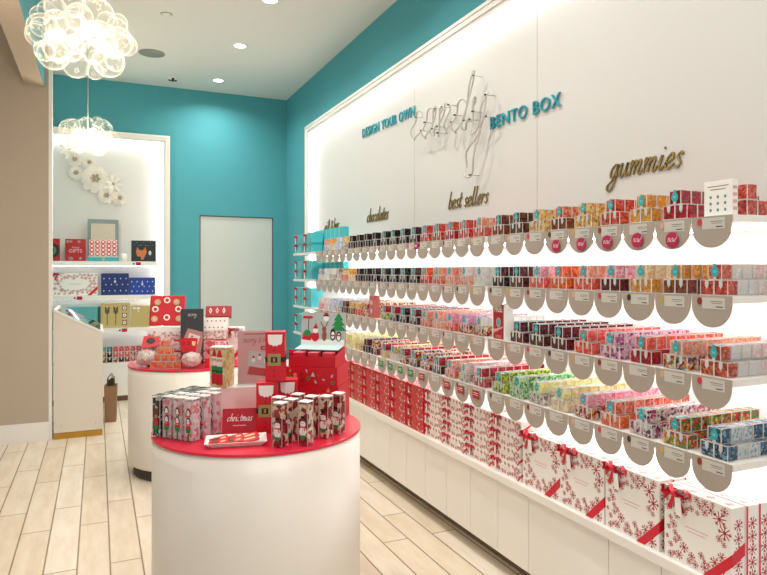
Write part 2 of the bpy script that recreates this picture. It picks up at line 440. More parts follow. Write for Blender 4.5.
def letters_thing(name, txt, x_len, xh, m, label, loc, rz, **k):
    root = empty(name, loc, rz, label, 'wall lettering')
    wide = x_len / (script_width(txt) * xh)
    cx = 0
    for ch in txt:
        if GL[ch][1]:
            mb = MB(); script_letter(mb, ch, 0, xh, wide, m, **k)
            mb.build('letter', root, (cx, 0, 0))
        cx += GL[ch][0] * wide * xh
    return root

# ================================================================== THE SETTING
CZ = 3.763; WX = 2.28; BY = 8.22
FL = floor_mat()
struct('floor', MB().b2((-5, -2.6, -.1), (2.5, 8.4, 0), FL))
struct('ceiling', MB().b2((-5, -2.6, CZ), (2.5, 8.4, CZ + .1), CEIL))
struct('wall_right', MB().b2((WX, -2.6, 0), (WX + .12, 8.34, CZ), TEALW))
bk = MB()
bk.b2((-.8, BY, 0), (1.165, BY + .12, CZ), TEALW); bk.b2((2.10, BY, 0), (WX, BY + .12, CZ), TEALW); bk.b2((1.165, BY, 2.20), (2.10, BY + .12, CZ), TEALW)
struct('wall_back', bk)
wl = MB(); wl.b2((-.585, -2.6, 3.13), (-.437, 6.36, CZ), BEIGE); wl.b2((-.437, -2.6, 3.135), (-.430, 6.36, CZ), TEALW)
struct('wall_left', wl)
struct('wall_left_return', MB().b2((-5, 6.36, 0), (-.40, 6.46, CZ), BEIGE))
struct('wall_left_rear', MB().b2((-.80, 6.46, 0), (-.66, BY, CZ), TEALW))
bb = MB(); bb.b2((-5, 6.340, 0), (-.395, 6.36, .12), WTRIM); bb.b2((-5, 6.346, .12), (-.395, 6.36, .145), WTRIM); bb.b2((-5, 6.352, .145), (-.395, 6.36, .165), WTRIM)
struct('baseboard_left', bb)
struct('trim_1', MB().b2((-.40, 6.37, 0), (-.372, 6.46, CZ), WTRIM))
# door in the back wall
dr = MB(); dr.b2((1.175, BY + .02, .01), (2.09, BY + .06, 2.19), DOORM)
door = struct('door_1', dr)
g = MB(); g.b2((1.165, BY + .01, 0), (1.175, BY + .07, 2.20), GAP); g.b2((2.09, BY + .01, 0), (2.10, BY + .07, 2.20), GAP); g.b2((1.175, BY + .01, 2.19), (2.09, BY + .07, 2.20), GAP)
g.build('door_joint', door)
# white display panel on the right wall with its frame and cove light
pan = MB(); pan.b2((WX - .02, -2.0, .0), (WX, 7.0, 3.09), WPANEL)
panel = struct('wall_right_panel', pan)
sm = MB()
for y in (-.13, 1.395, 2.918, 4.441): sm.b2((WX - .0212, y - .0015, .55), (WX - .02, y + .0015, 3.09), mat('panel_seam', 'B9B4AA', .7))
sm.build('panel_seam', panel)
fx = 2.20
f = MB()
f.b2((fx, -2.0, 3.076), (WX, 7.076, 3.156), WTRIM); f.b2((fx, 6.996, 0), (WX, 7.076, 3.076), WTRIM)
f.b2((fx - .012, -2.0, 3.106), (fx, 7.076, 3.156), WTRIM); f.b2((fx - .012, 7.026, 0), (fx, 7.076, 3.106), WTRIM)
f.b2((fx - .02, -2.0, 3.140), (fx - .012, 7.085, 3.162), WTRIM); f.b2((fx - .02, 7.062, 0), (fx - .012, 7.085, 3.140), WTRIM)
fr = struct('trim_2', f)
l_ = MB(); l_.b2((fx + .02, -1.98, 3.068), (WX - .03, 6.98, 3.075), COVEM); l_.b2((fx + .02, 6.988, .6), (WX - .03, 6.995, 3.06), COVEM)
l_.build('cove_light', fr)
# display niche on the back wall
ny = 8.12
n_ = MB(); n_.b2((-.62, BY - .012, 0), (.745, BY, 3.10), WPANEL)
struct('wall_back_panel', n_)
f = MB(); f.b2((-.66, ny, 3.055), (.79, BY, 3.13), WTRIM); f.b2((.718, ny, 0), (.79, BY, 3.055), WTRIM)
f.b2((-.66, ny - .012, 3.085), (.79, ny, 3.13), WTRIM); f.b2((.748, ny - .012, 0), (.79, ny, 3.085), WTRIM)
f.b2((-.66, ny - .02, 3.112), (.797, ny - .012, 3.137), WTRIM); f.b2((.775, ny - .02, 0), (.797, ny - .012, 3.112), WTRIM)
fr2 = struct('trim_3', f)
l_ = MB(); NCOVE = mat('niche_cove_led', 'FFFFFF', .5, emit=9.0)
l_.b2((-.65, ny + .02, 3.047), (.70, BY - .02, 3.054), NCOVE); l_.b2((.709, ny + .02, .45), (.717, BY - .02, 3.04), NCOVE)
l_.build('cove_light', fr2)

# ceiling fittings
def downlight(x, y, label):
    t = empty('ceiling_downlight', (x, y, CZ), 0, label, 'ceiling light', 'recessed ceiling downlights')
    MB().lathe([(.075, -.001), (.078, -.006), (.058, -.008), (.056, -.001)], WTRIM).build('trim_ring', t)
    MB().lathe([(.0001, -.004), (.056, -.004)], LENS).build('lens', t)
    d = bpy.data.lights.new('downlight', 'AREA'); d.shape = 'DISK'; d.size = .11; d.energy = DOWN; d.color = (1, .965, .92); d.spread = R(150)
    o = bpy.data.objects.new('lamp_light', d); C.objects.link(o); o.parent = t; o.location = (0, 0, -.012)
downlight(1.3, 7.68, 'round recessed downlight nearest the teal corner')
downlight(1.3, 6.41, 'round recessed downlight in the middle of the row of three')
downlight(1.31, 5.23, 'round recessed downlight cut off by the top edge of the photo')
for y in (3.9, 2.5, 1.0): downlight(1.3, y, 'recessed downlight above the candy wall, out of the picture')
for x, y in ((.4, 3.2), (.2, 1.2), (-.1, -.8), (1.3, -.8)): downlight(x, y, 'unseen downlight added to light the round tables, out of the picture')  # extra unseen lamps, added to light the tables softly
t = empty('ceiling_speaker', (.51, 7.01, CZ), 0, 'round grey flush speaker grille in the white ceiling', 'speaker')
MB().lathe([(.13, 0), (.13, -.006), (.118, -.01), (.0001, -.01)], mat('grey_grille', '8F938F', .7, bump=(400, .5)), n=40).build('grille', t)
t = empty('smoke_detector', (.8, 7.82, CZ), 0, 'small ceiling fitting with black openings near the teal back wall', 'detector')
MB().lathe([(.05, 0), (.05, -.008), (.03, -.02), (.0001, -.022)], WTRIM).build('housing', t)
z_ = MB()
for a in range(3): z_.box((.034 * math.cos(a * 2.094 + .5), .034 * math.sin(a * 2.094 + .5), -.02), (.03, .03, .018), BLACK)
z_.sphere((0, 0, -.03), .014, BLACK, 10, 6); z_.build('sensor', t)
t = empty('ceiling_sprinkler', (.55, 5.89, CZ), 0, 'small round white sprinkler cover in the ceiling', 'sprinkler')
MB().lathe([(.045, 0), (.045, -.008), (.0001, -.012)], WTRIM).build('cover', t)
MB().lathe([(.048, -.001), (.05, -.003), (.046, -.004)], GAP).build('shadow_gap_ring', t)

# chandeliers of blown glass bubbles
def chandelier(x, y, z, rad, n, seed, label):
    rnd = random.Random(seed)
    t = empty('bubble_chandelier', (x, y, z), 0, label, 'chandelier', 'glass bubble chandeliers')
    MB().tube([(0, 0, -.02), (0, 0, CZ - z)], .0045, SILVER, 8).build('suspension_rod', t)
    MB().lathe([(.06, CZ - z), (.06, CZ - z - .02), (.0001, CZ - z - .022)], WTRIM).build('canopy', t)
    pos = []; k = 0
    while len(pos) < n and k < 4000:
        k += 1
        r = rnd.uniform(.042, .085) * rad / .26
        a = rnd.uniform(0, 2 * math.pi); e = math.asin(rnd.uniform(-.75, .8)); q = rad - r
        p = Vector((q * math.cos(e) * math.cos(a), q * math.cos(e) * math.sin(a), q * math.sin(e) * .72))
        if all((p - o).length > (r + s_) * .74 for o, s_ in pos): pos.append((p, r))
    for p, r in pos:
        MB().sphere(p, r, GLASS, 24, 16).build('glass_bubble', t)
    for i in range(4):
        a = i * math.pi / 2 + .4
        p = Vector((.11 * math.cos(a), .11 * math.sin(a), -.01 + .03 * (i % 2))) * (rad / .26)
        MB().sphere(p, .03 * rad / .26, BULBM, 14, 10).build('bulb', t)
    d = bpy.data.lights.new('bulb', 'POINT'); d.energy = BULB; d.color = (1, .87, .68); d.shadow_soft_size = .12
    o = bpy.data.objects.new('lamp_light', d); C.objects.link(o); o.parent = t; o.location = (0, 0, -rad - .05)
chandelier(-.08, 3.873, 2.775, .285, 34, 3, 'large near chandelier of clear glass bubbles, cut by the top edge of the photo')
chandelier(-.088, 6.726, 2.80, .265, 30, 5, 'small-looking far chandelier of glass bubbles in front of the paper flowers')

# ================================================================== CANDY WALL
XF = 1.79                                    # front plane of the shelves
RZ = R(-90)                                  # things on the wall face the room (-x)
SH = {1: 1.676, 2: 1.421, 3: 1.161, 4: .898}
Y0 = 1.352; TP = .1510                       # near end of the shelves; pitch of the tabs
SEC = 9 * TP + .022
def tab_y(sec, i):                           # sec 0 = nearest, i = 0 nearest
    return Y0 + sec * SEC + (i + .5) * TP
ordn = ['first', 'second', 'third', 'fourth', 'fifth', 'sixth', 'seventh', 'eighth', 'ninth']
lvl = {1: 'top', 2: 'second', 3: 'third', 4: 'lowest'}
secn = ['nearest', 'middle', 'farthest']
# one scalloped tab, front -y, hanging from z=0
tb = MB(); W2 = .0725
pts = [(-W2, 0)] + [(W2 * math.cos(a), -.030 + W2 * math.sin(a)) for a in [math.pi + math.pi * i / 20 for i in range(21)]] + [(W2, 0)]
tb.prism(pts, GREIGE, None, .003)
tab_me = tb.mesh('scallop_tab')
def card_mesh(kind, dot):
    c = MB()
    c.rect(.008 if kind == 0 else 0, -.024, .082, .036, CARD, None, .0006)
    c.rect(.02, -.018, .044, .0022, INK, None, .0004, 0, -.0006); c.rect(.02, -.024, .036, .0016, INK, None, .0004, 0, -.0006)
    c.rect(.03, -.035, .024, .003, BLACK, None, .0004, 0, -.0006)
    if kind == 0: c.disc(-.042, -.018, .009, .012, dot, None, .0012, 12, -.0006)
    return c.mesh('price_card')
dots = [mat('swatch_' + c, c, .4) for c in ('8E2A2A', 'C9A24A', '3A2A24', 'C8374A', 'D9A58A')]
cards = [card_mesh(0, d) for d in dots] + [card_mesh(1, dots[0])]
shelves = {}
for L, z in SH.items():
    for sec in range(3):
        ya = Y0 + sec * SEC; yb = ya + SEC - .002 + (.72 if sec == 2 else 0)
        t = empty('candy_shelf', (XF, (ya + yb) / 2, z - .022), 0,
                  f'{secn[sec]} length of the {lvl[L]} white wall shelf with scalloped price tabs', 'shelf', 'white candy shelves on the right wall')
        shelves[L, sec] = t; oy = (ya + yb) / 2
        b = MB(); b.b2((.004, ya - oy, 0), (WX - XF - .021, yb - oy, .022), WHITE); b.build('shelf_board', t)
        l_ = MB(); l_.b2((.30, ya - oy + .02, -.008), (.325, yb - oy - .02, 0), LED); l_.build('led_strip', t)
        for i in range(9):
            o = bpy.data.objects.new('scallop_tab', tab_me); C.objects.link(o); o.parent = t
            o.location = (.003, tab_y(sec, i) - oy, .022); o.rotation_euler = (0, 0, RZ)
            c = bpy.data.objects.new('price_card', cards[(i * 7 + L * 3 + sec) % 6]); C.objects.link(c); c.parent = o; c.location = (0, -.003, 0)
# pink discs on the top row, coloured squares on the lowest row
def new_disc(sec, y, z):
    t = shelves[1, sec]; p = t.location
    m = MB(); m.disc(0, 0, .0265, .0265, MAG, None, .002, 24)
    d = m.build('round_sticker', t, (-.004, y - p.y, z - p.z), RZ); d['label'] = 'magenta round sticker reading new!'
    m = MB(); script_into(m, 'new!', 0, -.006, .013, WPAPER, None, .85, ext=.0006, pen=(.04, .10)); m.build('lettering', d, (0, -.0021, 0), 0)
for y, z in ((2.177, 1.607), (2.023, 1.609), (1.879, 1.611), (1.729, 1.612), (1.575, 1.606)): new_disc(0, y, z)
new_disc(1, 3.49, 1.655)
def square_tag(sec, i, m):
    t = shelves[4, sec]; p = t.location
    q = MB(); q.rect(0, 0, .062, .042, m, None, .0015); q.rect(0, .008, .04, .003, WPAPER, None, .0005, 0, -.0015); q.rect(0, -.002, .046, .002, WPAPER, None, .0005, 0, -.0015)
    q.build('price_square', t, (-.005, tab_y(sec, i) - p.y, -.016), RZ)['label'] = ('green' if m is GREEN else 'red') + ' square price tag'
for i in (8, 7, 6, 5): square_tag(1, i, GREEN)
for i in (4, 2, 1, 0): square_tag(1, i, DRED)

# ---- candy cubes
CS = .0495
K = {'dark': ['1B1214', '2A1A18', '100C0E', '3A2622'], 'dark2': ['2B1A1E', '1A1216', '4A2E30'], 'brown': ['5A2A1C', '7A3C28', '3F1C14'],
     'amber': ['8A4A28', 'A3552E', '70361E'], 'gold': ['D9B060', 'F0D9A0', 'C08A3A', 'E6C888'], 'salmon': ['D8795C', 'E39A7E', 'C96048'],
     'cream': ['EBD9B4', 'DCC08C', 'F4EAD2'], 'redor': ['C9402E', 'D85A44', 'B22E26', 'DB7A62'], 'yellow': ['E0A845', 'EBC06A', 'D89838'],
     'red': ['B0152A', 'C92640', '9A0F22'], 'pinkred': ['D9506A', 'E78A9A', 'C22E4C'], 'peach': ['F0A88C', 'F6C4AE', 'EB8E70'],
     'palepink': ['F4D6D2', 'F9E8E4', 'EEBFC0'], 'pink': ['F0A8BC', 'F7CBD6', 'E786A4'], 'magenta': ['E078B0', 'F0A4CC', 'F6D0E4'],
     'orange': ['EE6E28', 'F48C48', 'E2561C'], 'white': ['F4EFE8', 'E9E0D4', 'FFFFFF'], 'darkred': ['5C1420', '7A1C2A', '420E18'],
     'coral': ['EC6A5A', 'F38A78', 'E04E44'], 'multi': ['B03A2A', '2F8A8A', 'E09030', 'F0D0B0', '7A2A3A'], 'purple': ['C07AA0', 'F0DCE8', '8A4A74', 'E6B4CC'],
     'ygreen': ['6A9A2A', 'E6C83A', '3F7A22', 'B8CC4A'], 'green': ['4FA858', '9AD08A', 'CBE8C0', '2F8A48'], 'paleyel': ['F2E6A8', 'F8F2CC', 'E4CC6A'],
     'blue': ['12466A', '2A6C94', '0E3450', '7FB4CC'], 'bears': ['5E9A2E', 'D8561E', 'E8B832', 'C22A1E', '3E7A2A'], 'balls': ['C04A68', 'F2E4EA', '4A4258', 'E6B8C4', 'FFFFFF'],
     'greyw': ['C9BCAE', 'F1ECE6', '8E8078'], 'mixred': ['8C2A1A', 'E8DCC8', 'B8342A', '5A2A1C', 'D9A066'], 'pastel': ['8ECBD6', 'F2C6D0', 'F6F0E0', 'A8BCE0'],
     'raspb': ['A81232', 'D02850', '7C0C22'], 'glare_white': ['F6EDEA', 'FBF6F4', 'F2DFDC'], 'glare_blue': ['DDE8EE', 'F4F8FA', '8FB2C6'], 'orangered': ['C9542E', 'B23A22', 'E0805A']}
say = {'dark': 'near-black sweets', 'dark2': 'dark plum sweets', 'brown': 'dark brown sweets', 'amber': 'amber brown sweets', 'gold': 'gold and cream nuggets',
       'salmon': 'salmon gummies', 'cream': 'cream nuggets', 'redor': 'red-orange gummies', 'yellow': 'golden yellow gummies', 'red': 'deep red gummies', 'pinkred': 'pink-red gummies',
       'peach': 'peach gummies', 'palepink': 'very pale pink sweets', 'pink': 'pink gummies', 'magenta': 'bright pink sweets', 'orange': 'orange gummies', 'white': 'white sweets',
       'darkred': 'dark wine-red sweets', 'coral': 'coral red gummies', 'multi': 'mixed orange, teal and dark sweets', 'purple': 'white and purple sweets', 'ygreen': 'yellow and green sweets',
       'green': 'pale green sweets', 'paleyel': 'pale yellow sweets', 'blue': 'dark blue sweets', 'bears': 'green, orange and yellow gummies', 'balls': 'pink, white and dark balls',
       'greyw': 'greyish white sweets', 'mixred': 'red, cream and brown sweets', 'pastel': 'pastel sweets', 'raspb': 'raspberry red sweets', 'glare_white': 'almost white sweets',
       'glare_blue': 'icy white sweets', 'orangered': 'rust orange gummies'}
# per shelf: near to far, (top cube, bottom cubes) for the nine stacks of each section
LAY = {
 1: [[None, ('red', 'red'), ('yellow', 'yellow'), ('redor', 'redor'), ('gold', 'gold'), ('salmon', 'amber'), ('gold', 'gold'), ('brown', 'brown'), ('amber', 'amber')],
     [('peach', 'redor'), ('redor', 'redor'), ('redor', 'red'), ('redor', 'redor'), ('redor', 'redor'), ('dark2', 'dark'), ('dark', 'dark'), ('dark', 'dark'), ('dark', 'dark')],
     [('dark', 'dark'), ('dark', 'dark'), ('dark', 'dark'), ('dark', 'dark'), ('gold', 'greyw'), ('pastel', 'pastel'), ('yellow', 'cream'), ('peach', 'pastel'), None]],
 2: [[('salmon', 'redor'), ('yellow', 'amber'), ('cream', 'yellow'), ('pink', 'darkred'), ('peach', 'coral'), ('orange', 'orange'), ('pink', 'coral'), ('darkred', 'brown'), ('darkred', 'dark2')],  # second shelf: paler top cubes carry overexposure in their colour
     [('white', 'white'), ('palepink', 'peach'), ('peach', 'peach'), ('peach', 'salmon'), ('orange', 'redor'), ('dark2', 'dark'), ('dark', 'dark'), ('dark2', 'dark2'), ('dark', 'dark2')],
     [('dark', 'dark'), ('dark', 'dark'), ('dark', 'dark2'), ('yellow', 'cream'), ('gold', 'salmon'), ('greyw', 'greyw'), ('white', 'greyw'), ('white', 'white'), ('pastel', 'white')]],
 3: [[('orangered', 'orangered'), ('peach', 'multi'), ('coral', 'red'), ('purple', 'purple'), ('coral', 'coral'), ('darkred', 'darkred'), ('darkred', 'brown'), ('darkred', 'darkred'), None],
     [('white', 'mixred'), ('magenta', 'mixred'), ('pink', 'coral'), ('peach', 'peach'), ('peach', 'salmon'), ('darkred', 'dark2'), ('dark', 'dark'), ('red', 'dark2'), ('red', 'ygreen')],
     [None, ('mixred', 'mixred'), ('gold', 'redor'), ('gold', 'amber'), ('brown', 'dark2'), ('pastel', 'greyw'), ('pastel', 'pastel'), ('palepink', 'palepink'), ('palepink', 'pink')]],
 4: [[('blue', 'blue'), ('bears', 'bears'), ('balls', 'balls'), ('salmon', 'orange'), ('pink', 'mixred'), ('paleyel', 'cream'), ('paleyel', 'greyw'), ('green', 'green'), ('ygreen', 'ygreen')],
     [('red', 'raspb'), ('palepink', 'greyw'), ('peach', 'salmon'), ('red', 'dark'), ('mixred', 'mixred'), ('mixred', 'brown'), ('red', 'mixred'), ('gold', 'white'), ('red', 'gold')],
     [('mixred', 'darkred'), ('darkred', 'dark2'), ('paleyel', 'gold'), ('paleyel', 'paleyel'), ('paleyel', 'cream'), ('white', 'cream'), ('pastel', 'white'), ('white', 'white'), ('pastel', 'white')]],
}
def lump_cube(m, s=CS - .004, n=4, amp=.0012, seed=3):
    rnd = random.Random(seed); bm_v = {}; vs = []; fs = []
    def vid(p):
        k = tuple(round(q, 5) for q in p)
        if k not in bm_v:
            bm_v[k] = len(vs)
            vs.append(tuple(q * s / 2 * (1 - abs(rnd.gauss(0, 1)) * amp / (s / 2)) for q in p))
        return bm_v[k]
    for ax in range(3):
        for sg in (-1, 1):
            for i in range(n):
                for j in range(n):
                    q = []
                    for a, b in ((i, j), (i + 1, j), (i + 1, j + 1), (i, j + 1)):
                        p = [0, 0, 0]; p[ax] = sg; p[(ax + 1) % 3] = -1 + 2 * a / n; p[(ax + 2) % 3] = -1 + 2 * b / n; q.append(vid(p))
                    fs.append(tuple(q if sg > 0 else q[::-1]))
    mb = MB(); mb.add([(x, y, z + CS / 2) for x, y, z in vs], fs, m, None, False); return mb
fill = {k: lump_cube(candy(k, v)).mesh('sweets') for k, v in K.items()}
def frame_cube(mb, c, s, m, e=.0017):
    x, y, z = c; h = s / 2 - e / 2
    for i in (-1, 1):
        for j in (-1, 1):
            mb.box((x, y + i * h, z + j * h), (s, e, e), m); mb.box((x + i * h, y, z + j * h), (e, s, e), m); mb.box((x + i * h, y + j * h, z), (e, e, s), m)
cs = MB(); frame_cube(cs, (0, 0, CS / 2), CS, EDGE); cs.box((0, 0, CS / 2), (CS - .001, CS - .001, CS - .001), CASE)
case_me = cs.mesh('candy_cube')
cs = MB(); frame_cube(cs, (0, 0, CS / 2), CS, EDGE); cs.box((0, 0, CS / 2), (CS - .001, CS - .001, CS - .001), CASE); washed_me = cs.mesh('candy_cube')
lab = MB(); lab.disc(0, CS * .52, .0135, .0165, TEAL, FR(CS), .0008, 20)
lab.rect(0, CS * .93, .011, .009, TEAL, FR(CS), .0006); lab.rect(0, CS * .1, .011, .010, LGREY, FR(CS), .0006)
lab.rect(0, CS * .56, .013, .0014, ICE, FR(CS), .0004, 0, -.0008); lab.rect(0, CS * .48, .010, .0012, ICE, FR(CS), .0004, 0, -.0008)
lab.rect(0, 0, .011, CS * .8, TEAL, top_M(CS), .0005)
lab_me = lab.mesh('label')
tng = MB(); tng.prism([(-.0065, CS), (.0065, CS), (.0065, CS * .62), (0, CS * .42), (-.0065, CS * .62)], LGREY, FR(CS), .0008); tng_me = tng.mesh('label')

def camproj(x, y, z):
    s_, c_ = math.sin(YAW), math.cos(YAW); D = x * s_ + y * c_
    return 383.5 + F * (x * c_ - y * s_) / D, 271 + F * (1.5 - z) / D, D
cells = []
for L in SH:
    for sec in range(3):
        for i in range(9):
            q = LAY[L][sec][i]
            if not q: continue
            yc = tab_y(sec, i); z = SH[L] + .001
            for k in range(1, 8) if False else range(8 if not (sec == 2 and L <= 2 and i >= 6) else 2):
                x = XF + .012 + CS / 2 + k * (CS + .0008)
                for nm, col, yy, zz in (('top', q[0], yc - .002 * ((i * 5 + L) % 3), z + CS + .0008), ('bottom near', q[1], yc - CS / 2 - .0005, z), ('bottom far', q[1], yc + CS / 2 + .0005, z)):
                    u, v, D = camproj(x, yy, zz)
                    px = F / D
                    near_open = (sec == 0 and i == 0) or (L == 1 and sec == 0 and i == 1)
                    sc_ = 0
                    if k == 0: sc_ = (CS * px) ** 2 * (.55 + .1 * (u < 560))
                    elif near_open and nm != 'bottom far' and u < 775: sc_ = (CS * px) ** 2 * .8
                    elif nm == 'top' and L >= 3: sc_ = (CS * px) ** 2 * (.12 if L == 3 else .30)
                    elif nm == 'top': sc_ = (CS * px) ** 2 * .07
                    if u > 790 or u < 300: sc_ *= .05
                    if sec == 0 and i == 0:  # near-end rows: glare on the side cubes painted into the filling colours
                        if k in (1, 2) and L in (2, 3): col = 'glare_white'
                        elif k in (1, 2) and L == 4: col = 'glare_blue'
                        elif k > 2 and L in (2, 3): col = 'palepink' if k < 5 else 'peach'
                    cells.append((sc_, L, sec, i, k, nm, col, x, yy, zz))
cells.sort(key=lambda c: -c[0])
def rowname(L, sec, i):
    return f'{ordn[i]} scalloped tab from the near end of the {secn[sec]} length'
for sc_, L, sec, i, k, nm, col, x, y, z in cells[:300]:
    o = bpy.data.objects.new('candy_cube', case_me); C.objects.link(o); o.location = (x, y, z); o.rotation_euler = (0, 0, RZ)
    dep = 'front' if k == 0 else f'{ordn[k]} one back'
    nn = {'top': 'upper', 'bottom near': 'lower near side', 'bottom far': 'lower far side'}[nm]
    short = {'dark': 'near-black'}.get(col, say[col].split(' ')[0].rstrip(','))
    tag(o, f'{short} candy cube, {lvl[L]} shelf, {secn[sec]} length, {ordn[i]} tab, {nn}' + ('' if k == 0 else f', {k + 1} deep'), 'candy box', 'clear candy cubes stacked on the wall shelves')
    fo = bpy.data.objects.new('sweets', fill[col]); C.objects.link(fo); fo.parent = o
    if k == 0:
        lo = bpy.data.objects.new('label', lab_me if nm == 'top' else tng_me); C.objects.link(lo); lo.parent = o
rest = MB()
for sc_, L, sec, i, k, nm, col, x, y, z in cells[300:]:
    if camproj(x, y, z)[0] > 900: continue
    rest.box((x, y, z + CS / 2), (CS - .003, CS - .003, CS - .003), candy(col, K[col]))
    if nm == 'top' or k == 0: frame_cube(rest, (x, y, z + CS / 2), CS, EDGE)
o = rest.build('candy_cubes'); tag(o, 'further clear candy cubes filling the shelves behind the front ones', 'candy box', 'clear candy cubes stacked on the wall shelves', 'stuff')

# signs standing among the cubes
t = empty('dotted_sign', (1.818, 1.415, SH[1] + .001), RZ, 'white sign card block printed with nine teal dots on the top shelf', 'sign')
b = MB(); b.box((0, 0, .056), (.10, .026, .112), WPAPER); b.build('sign_body', t)
b = MB()
for i in range(3):
    for j in range(3): b.disc((i - 1) * .026, .018 + j * .021, .0042, .005, mat('slate_teal_dot', '5C8C96', .5), FR(.026), .0006, 12)
for j, q in enumerate((.075, .055)): b.rect(0, .094 - j * .01, q, .0025, INK, FR(.026), .0005)
for j in range(4): b.rect(0, .02 + j * .022, .018, .010, PINKP, side_M(.10, 1), .0005)
b.build('print', t)
for k in range(2):
    for hi in range(2 - k):
        o = bpy.data.objects.new('candy_cube', case_me); C.objects.link(o); o.location = (1.893 + k * .0505 , 1.385, SH[1] + .001 + hi * .0503); o.rotation_euler = (0, 0, RZ)
        tag(o, f'red gummy cube behind the white dotted sign, {"upper" if hi else ("lower front" if k == 0 else "lower rear")}', 'candy box', 'clear candy cubes stacked on the wall shelves')
        fo = bpy.data.objects.new('sweets', fill['redor']); C.objects.link(fo); fo.parent = o
t = empty('free_offer_sign', (1.83, 2.634, SH[3] + .001), RZ, 'tall red sign block reading FREE on the third shelf', 'sign')
b = MB(); b.box((0, 0, .0875), (.105, .05, .175), WPAPER); b.build('sign_body', t)
b = MB(); b.rect(0, .0875, .088, .17, DRED, FR(.05), .001); text_into(b, 'FREE', .038, 0, .148, WPAPER, FR(.05), y=-.001, bold=.0008, sx=.85)
b.disc(.002, .085, .019, .024, SILVER, FR(.05), .0006, 20, -.001); b.disc(.002, .085, .012, .016, TEAL, FR(.05), .0006, 20, -.0017)
b.prism([(-.04, .03), (.0, .045), (.036, .06), (.036, .066), (-.02, .052), (-.04, .05)], PINKP, Matrix.Translation((0, -.026, 0)), .0006)
for j in range(3): b.rect(0, .02 - j * .005, .05, .0015, PINKP, FR(.05), .0005, 0, -.001)
b.build('print', t)
t = empty('tall_candy_pack', (1.83, 4.236, SH[3] + .001), RZ, 'tall dusty red pack on the third shelf between the first and second candy lengths', 'candy pack')
b = MB(); b.box((0, 0, .08), (.078, .05, .16), mat('dusty_red_card', 'B85A55', .5)); b.rect(0, .11, .05, .03, PINKP, FR(.05), .0006); b.disc(0, .05, .015, .018, LGREY, FR(.05), .0006, 16); b.build('pack_body', t)

# ---- white worktop and low cabinets
wt = MB(); wt.b2((XF + .01, -2.0, .462), (WX - .021, 7.0, .50), WHITE)
o = wt.build('worktop'); bev(o, .003); tag(o, 'long white worktop under the candy shelves holding the gift boxes', 'worktop')
ys = [4.71 + .51, 4.71, 4.201, 3.692, 3.175, 2.661]
def cabinet(ya, yb, doors, label):
    t = empty('low_cabinet', (XF + .03, (ya + yb) / 2, 0), RZ, label, 'cabinet', 'white low cabinets below the worktop')
    w_ = abs(yb - ya); b = MB(); b.b2((-w_ / 2, .02, .10), (w_ / 2, .43, .461), WHITE); b.b2((-w_ / 2, .10, 0), (w_ / 2, .43, .10), mat('taupe_plinth', '7A6B58', .7)); b.build('cabinet_body', t)
    for k in range(doors):
        a = -w_ / 2 + k * w_ / doors; d = MB(); d.b2((a + .0015, 0, .10), (a + w_ / doors - .0015, .0195, .458), WHITE); o = d.build('door', t); bev(o, .001)
edges = [6.75, 6.24, 5.73, 5.22, 4.71, 4.201, 3.692, 3.175, 2.661, 2.415]
names = ['at the far end by the teal wall', 'second from the far end', 'third from the far end', 'hidden behind the front table edge', 'just right of the front table', 'with its doors under the red gift boxes', 'under the join of red and snowflake boxes', 'under the small snowflake boxes', 'narrow one under the last small snowflake boxes']
for k in range(9): cabinet(edges[k + 1], edges[k], 2 if k < 8 else 1, 'white low cabinet ' + names[k])
cabinet(1.907, 2.415, 1, 'white low cabinet with one wide door under the first large snowflake boxes')
cabinet(1.652, 1.907, 1, 'narrow white low cabinet under the second nearest large snowflake box')
cabinet(1.14, 1.652, 1, 'white low cabinet cut off by the bottom edge of the photo')
cabinet(.63, 1.14, 1, 'white low cabinet out of the picture on the near side')

# ---- gift boxes on the worktop
ZT = .5005
big = snow_gift(.262, .058, .25, flakes=54, r=(.008, .029), seed=4, side=True); reg(big)
bigb = snow_gift(.262, .058, .25, flakes=4, r=(.010, .02), seed=5, side=True, with_bow=False, name='snowflake_gift_box', lines=False); reg(bigb)
BYs = [1.508, 1.793, 2.063, 2.325]
wh = ['nearest', 'second nearest', 'third nearest', 'farthest']
for i, y in enumerate(BYs):
    put(big, (1.85, y, ZT), RZ, f'{wh[i]} of the four large snowflake gift boxes with red bows', category='gift box', group='large snowflake gift boxes')
    for k in range(1, 7):
        put(bigb, (1.85 + k * .0605, y + .004 * ((k * 3) % 3 - 1), ZT), RZ, f'large snowflake gift box, {ordn[k - 1]} behind the {wh[i]} bowed large one', category='gift box', group='large snowflake gift boxes')
sml = snow_gift(.235, .13, .0695, flakes=26, r=(.008, .017), seed=9, lines=True); reg(sml)
cols = [2.60, 2.845, 3.09, 3.335]
cn = ['nearest', 'second nearest', 'third nearest', 'farthest']
rn = ['bottom', 'lower middle', 'upper middle', 'top']
for i, y in enumerate(cols):
    for r_ in range(4):
        put(sml, (1.89 + .003 * ((i + r_) % 2), y + .004 * ((r_ * 5 + i) % 3 - 1), ZT + r_ * .0705), RZ, f'flat snowflake gift box with red bow, {rn[r_]} of the {cn[i]} stack', category='gift box', group='flat snowflake gift boxes')

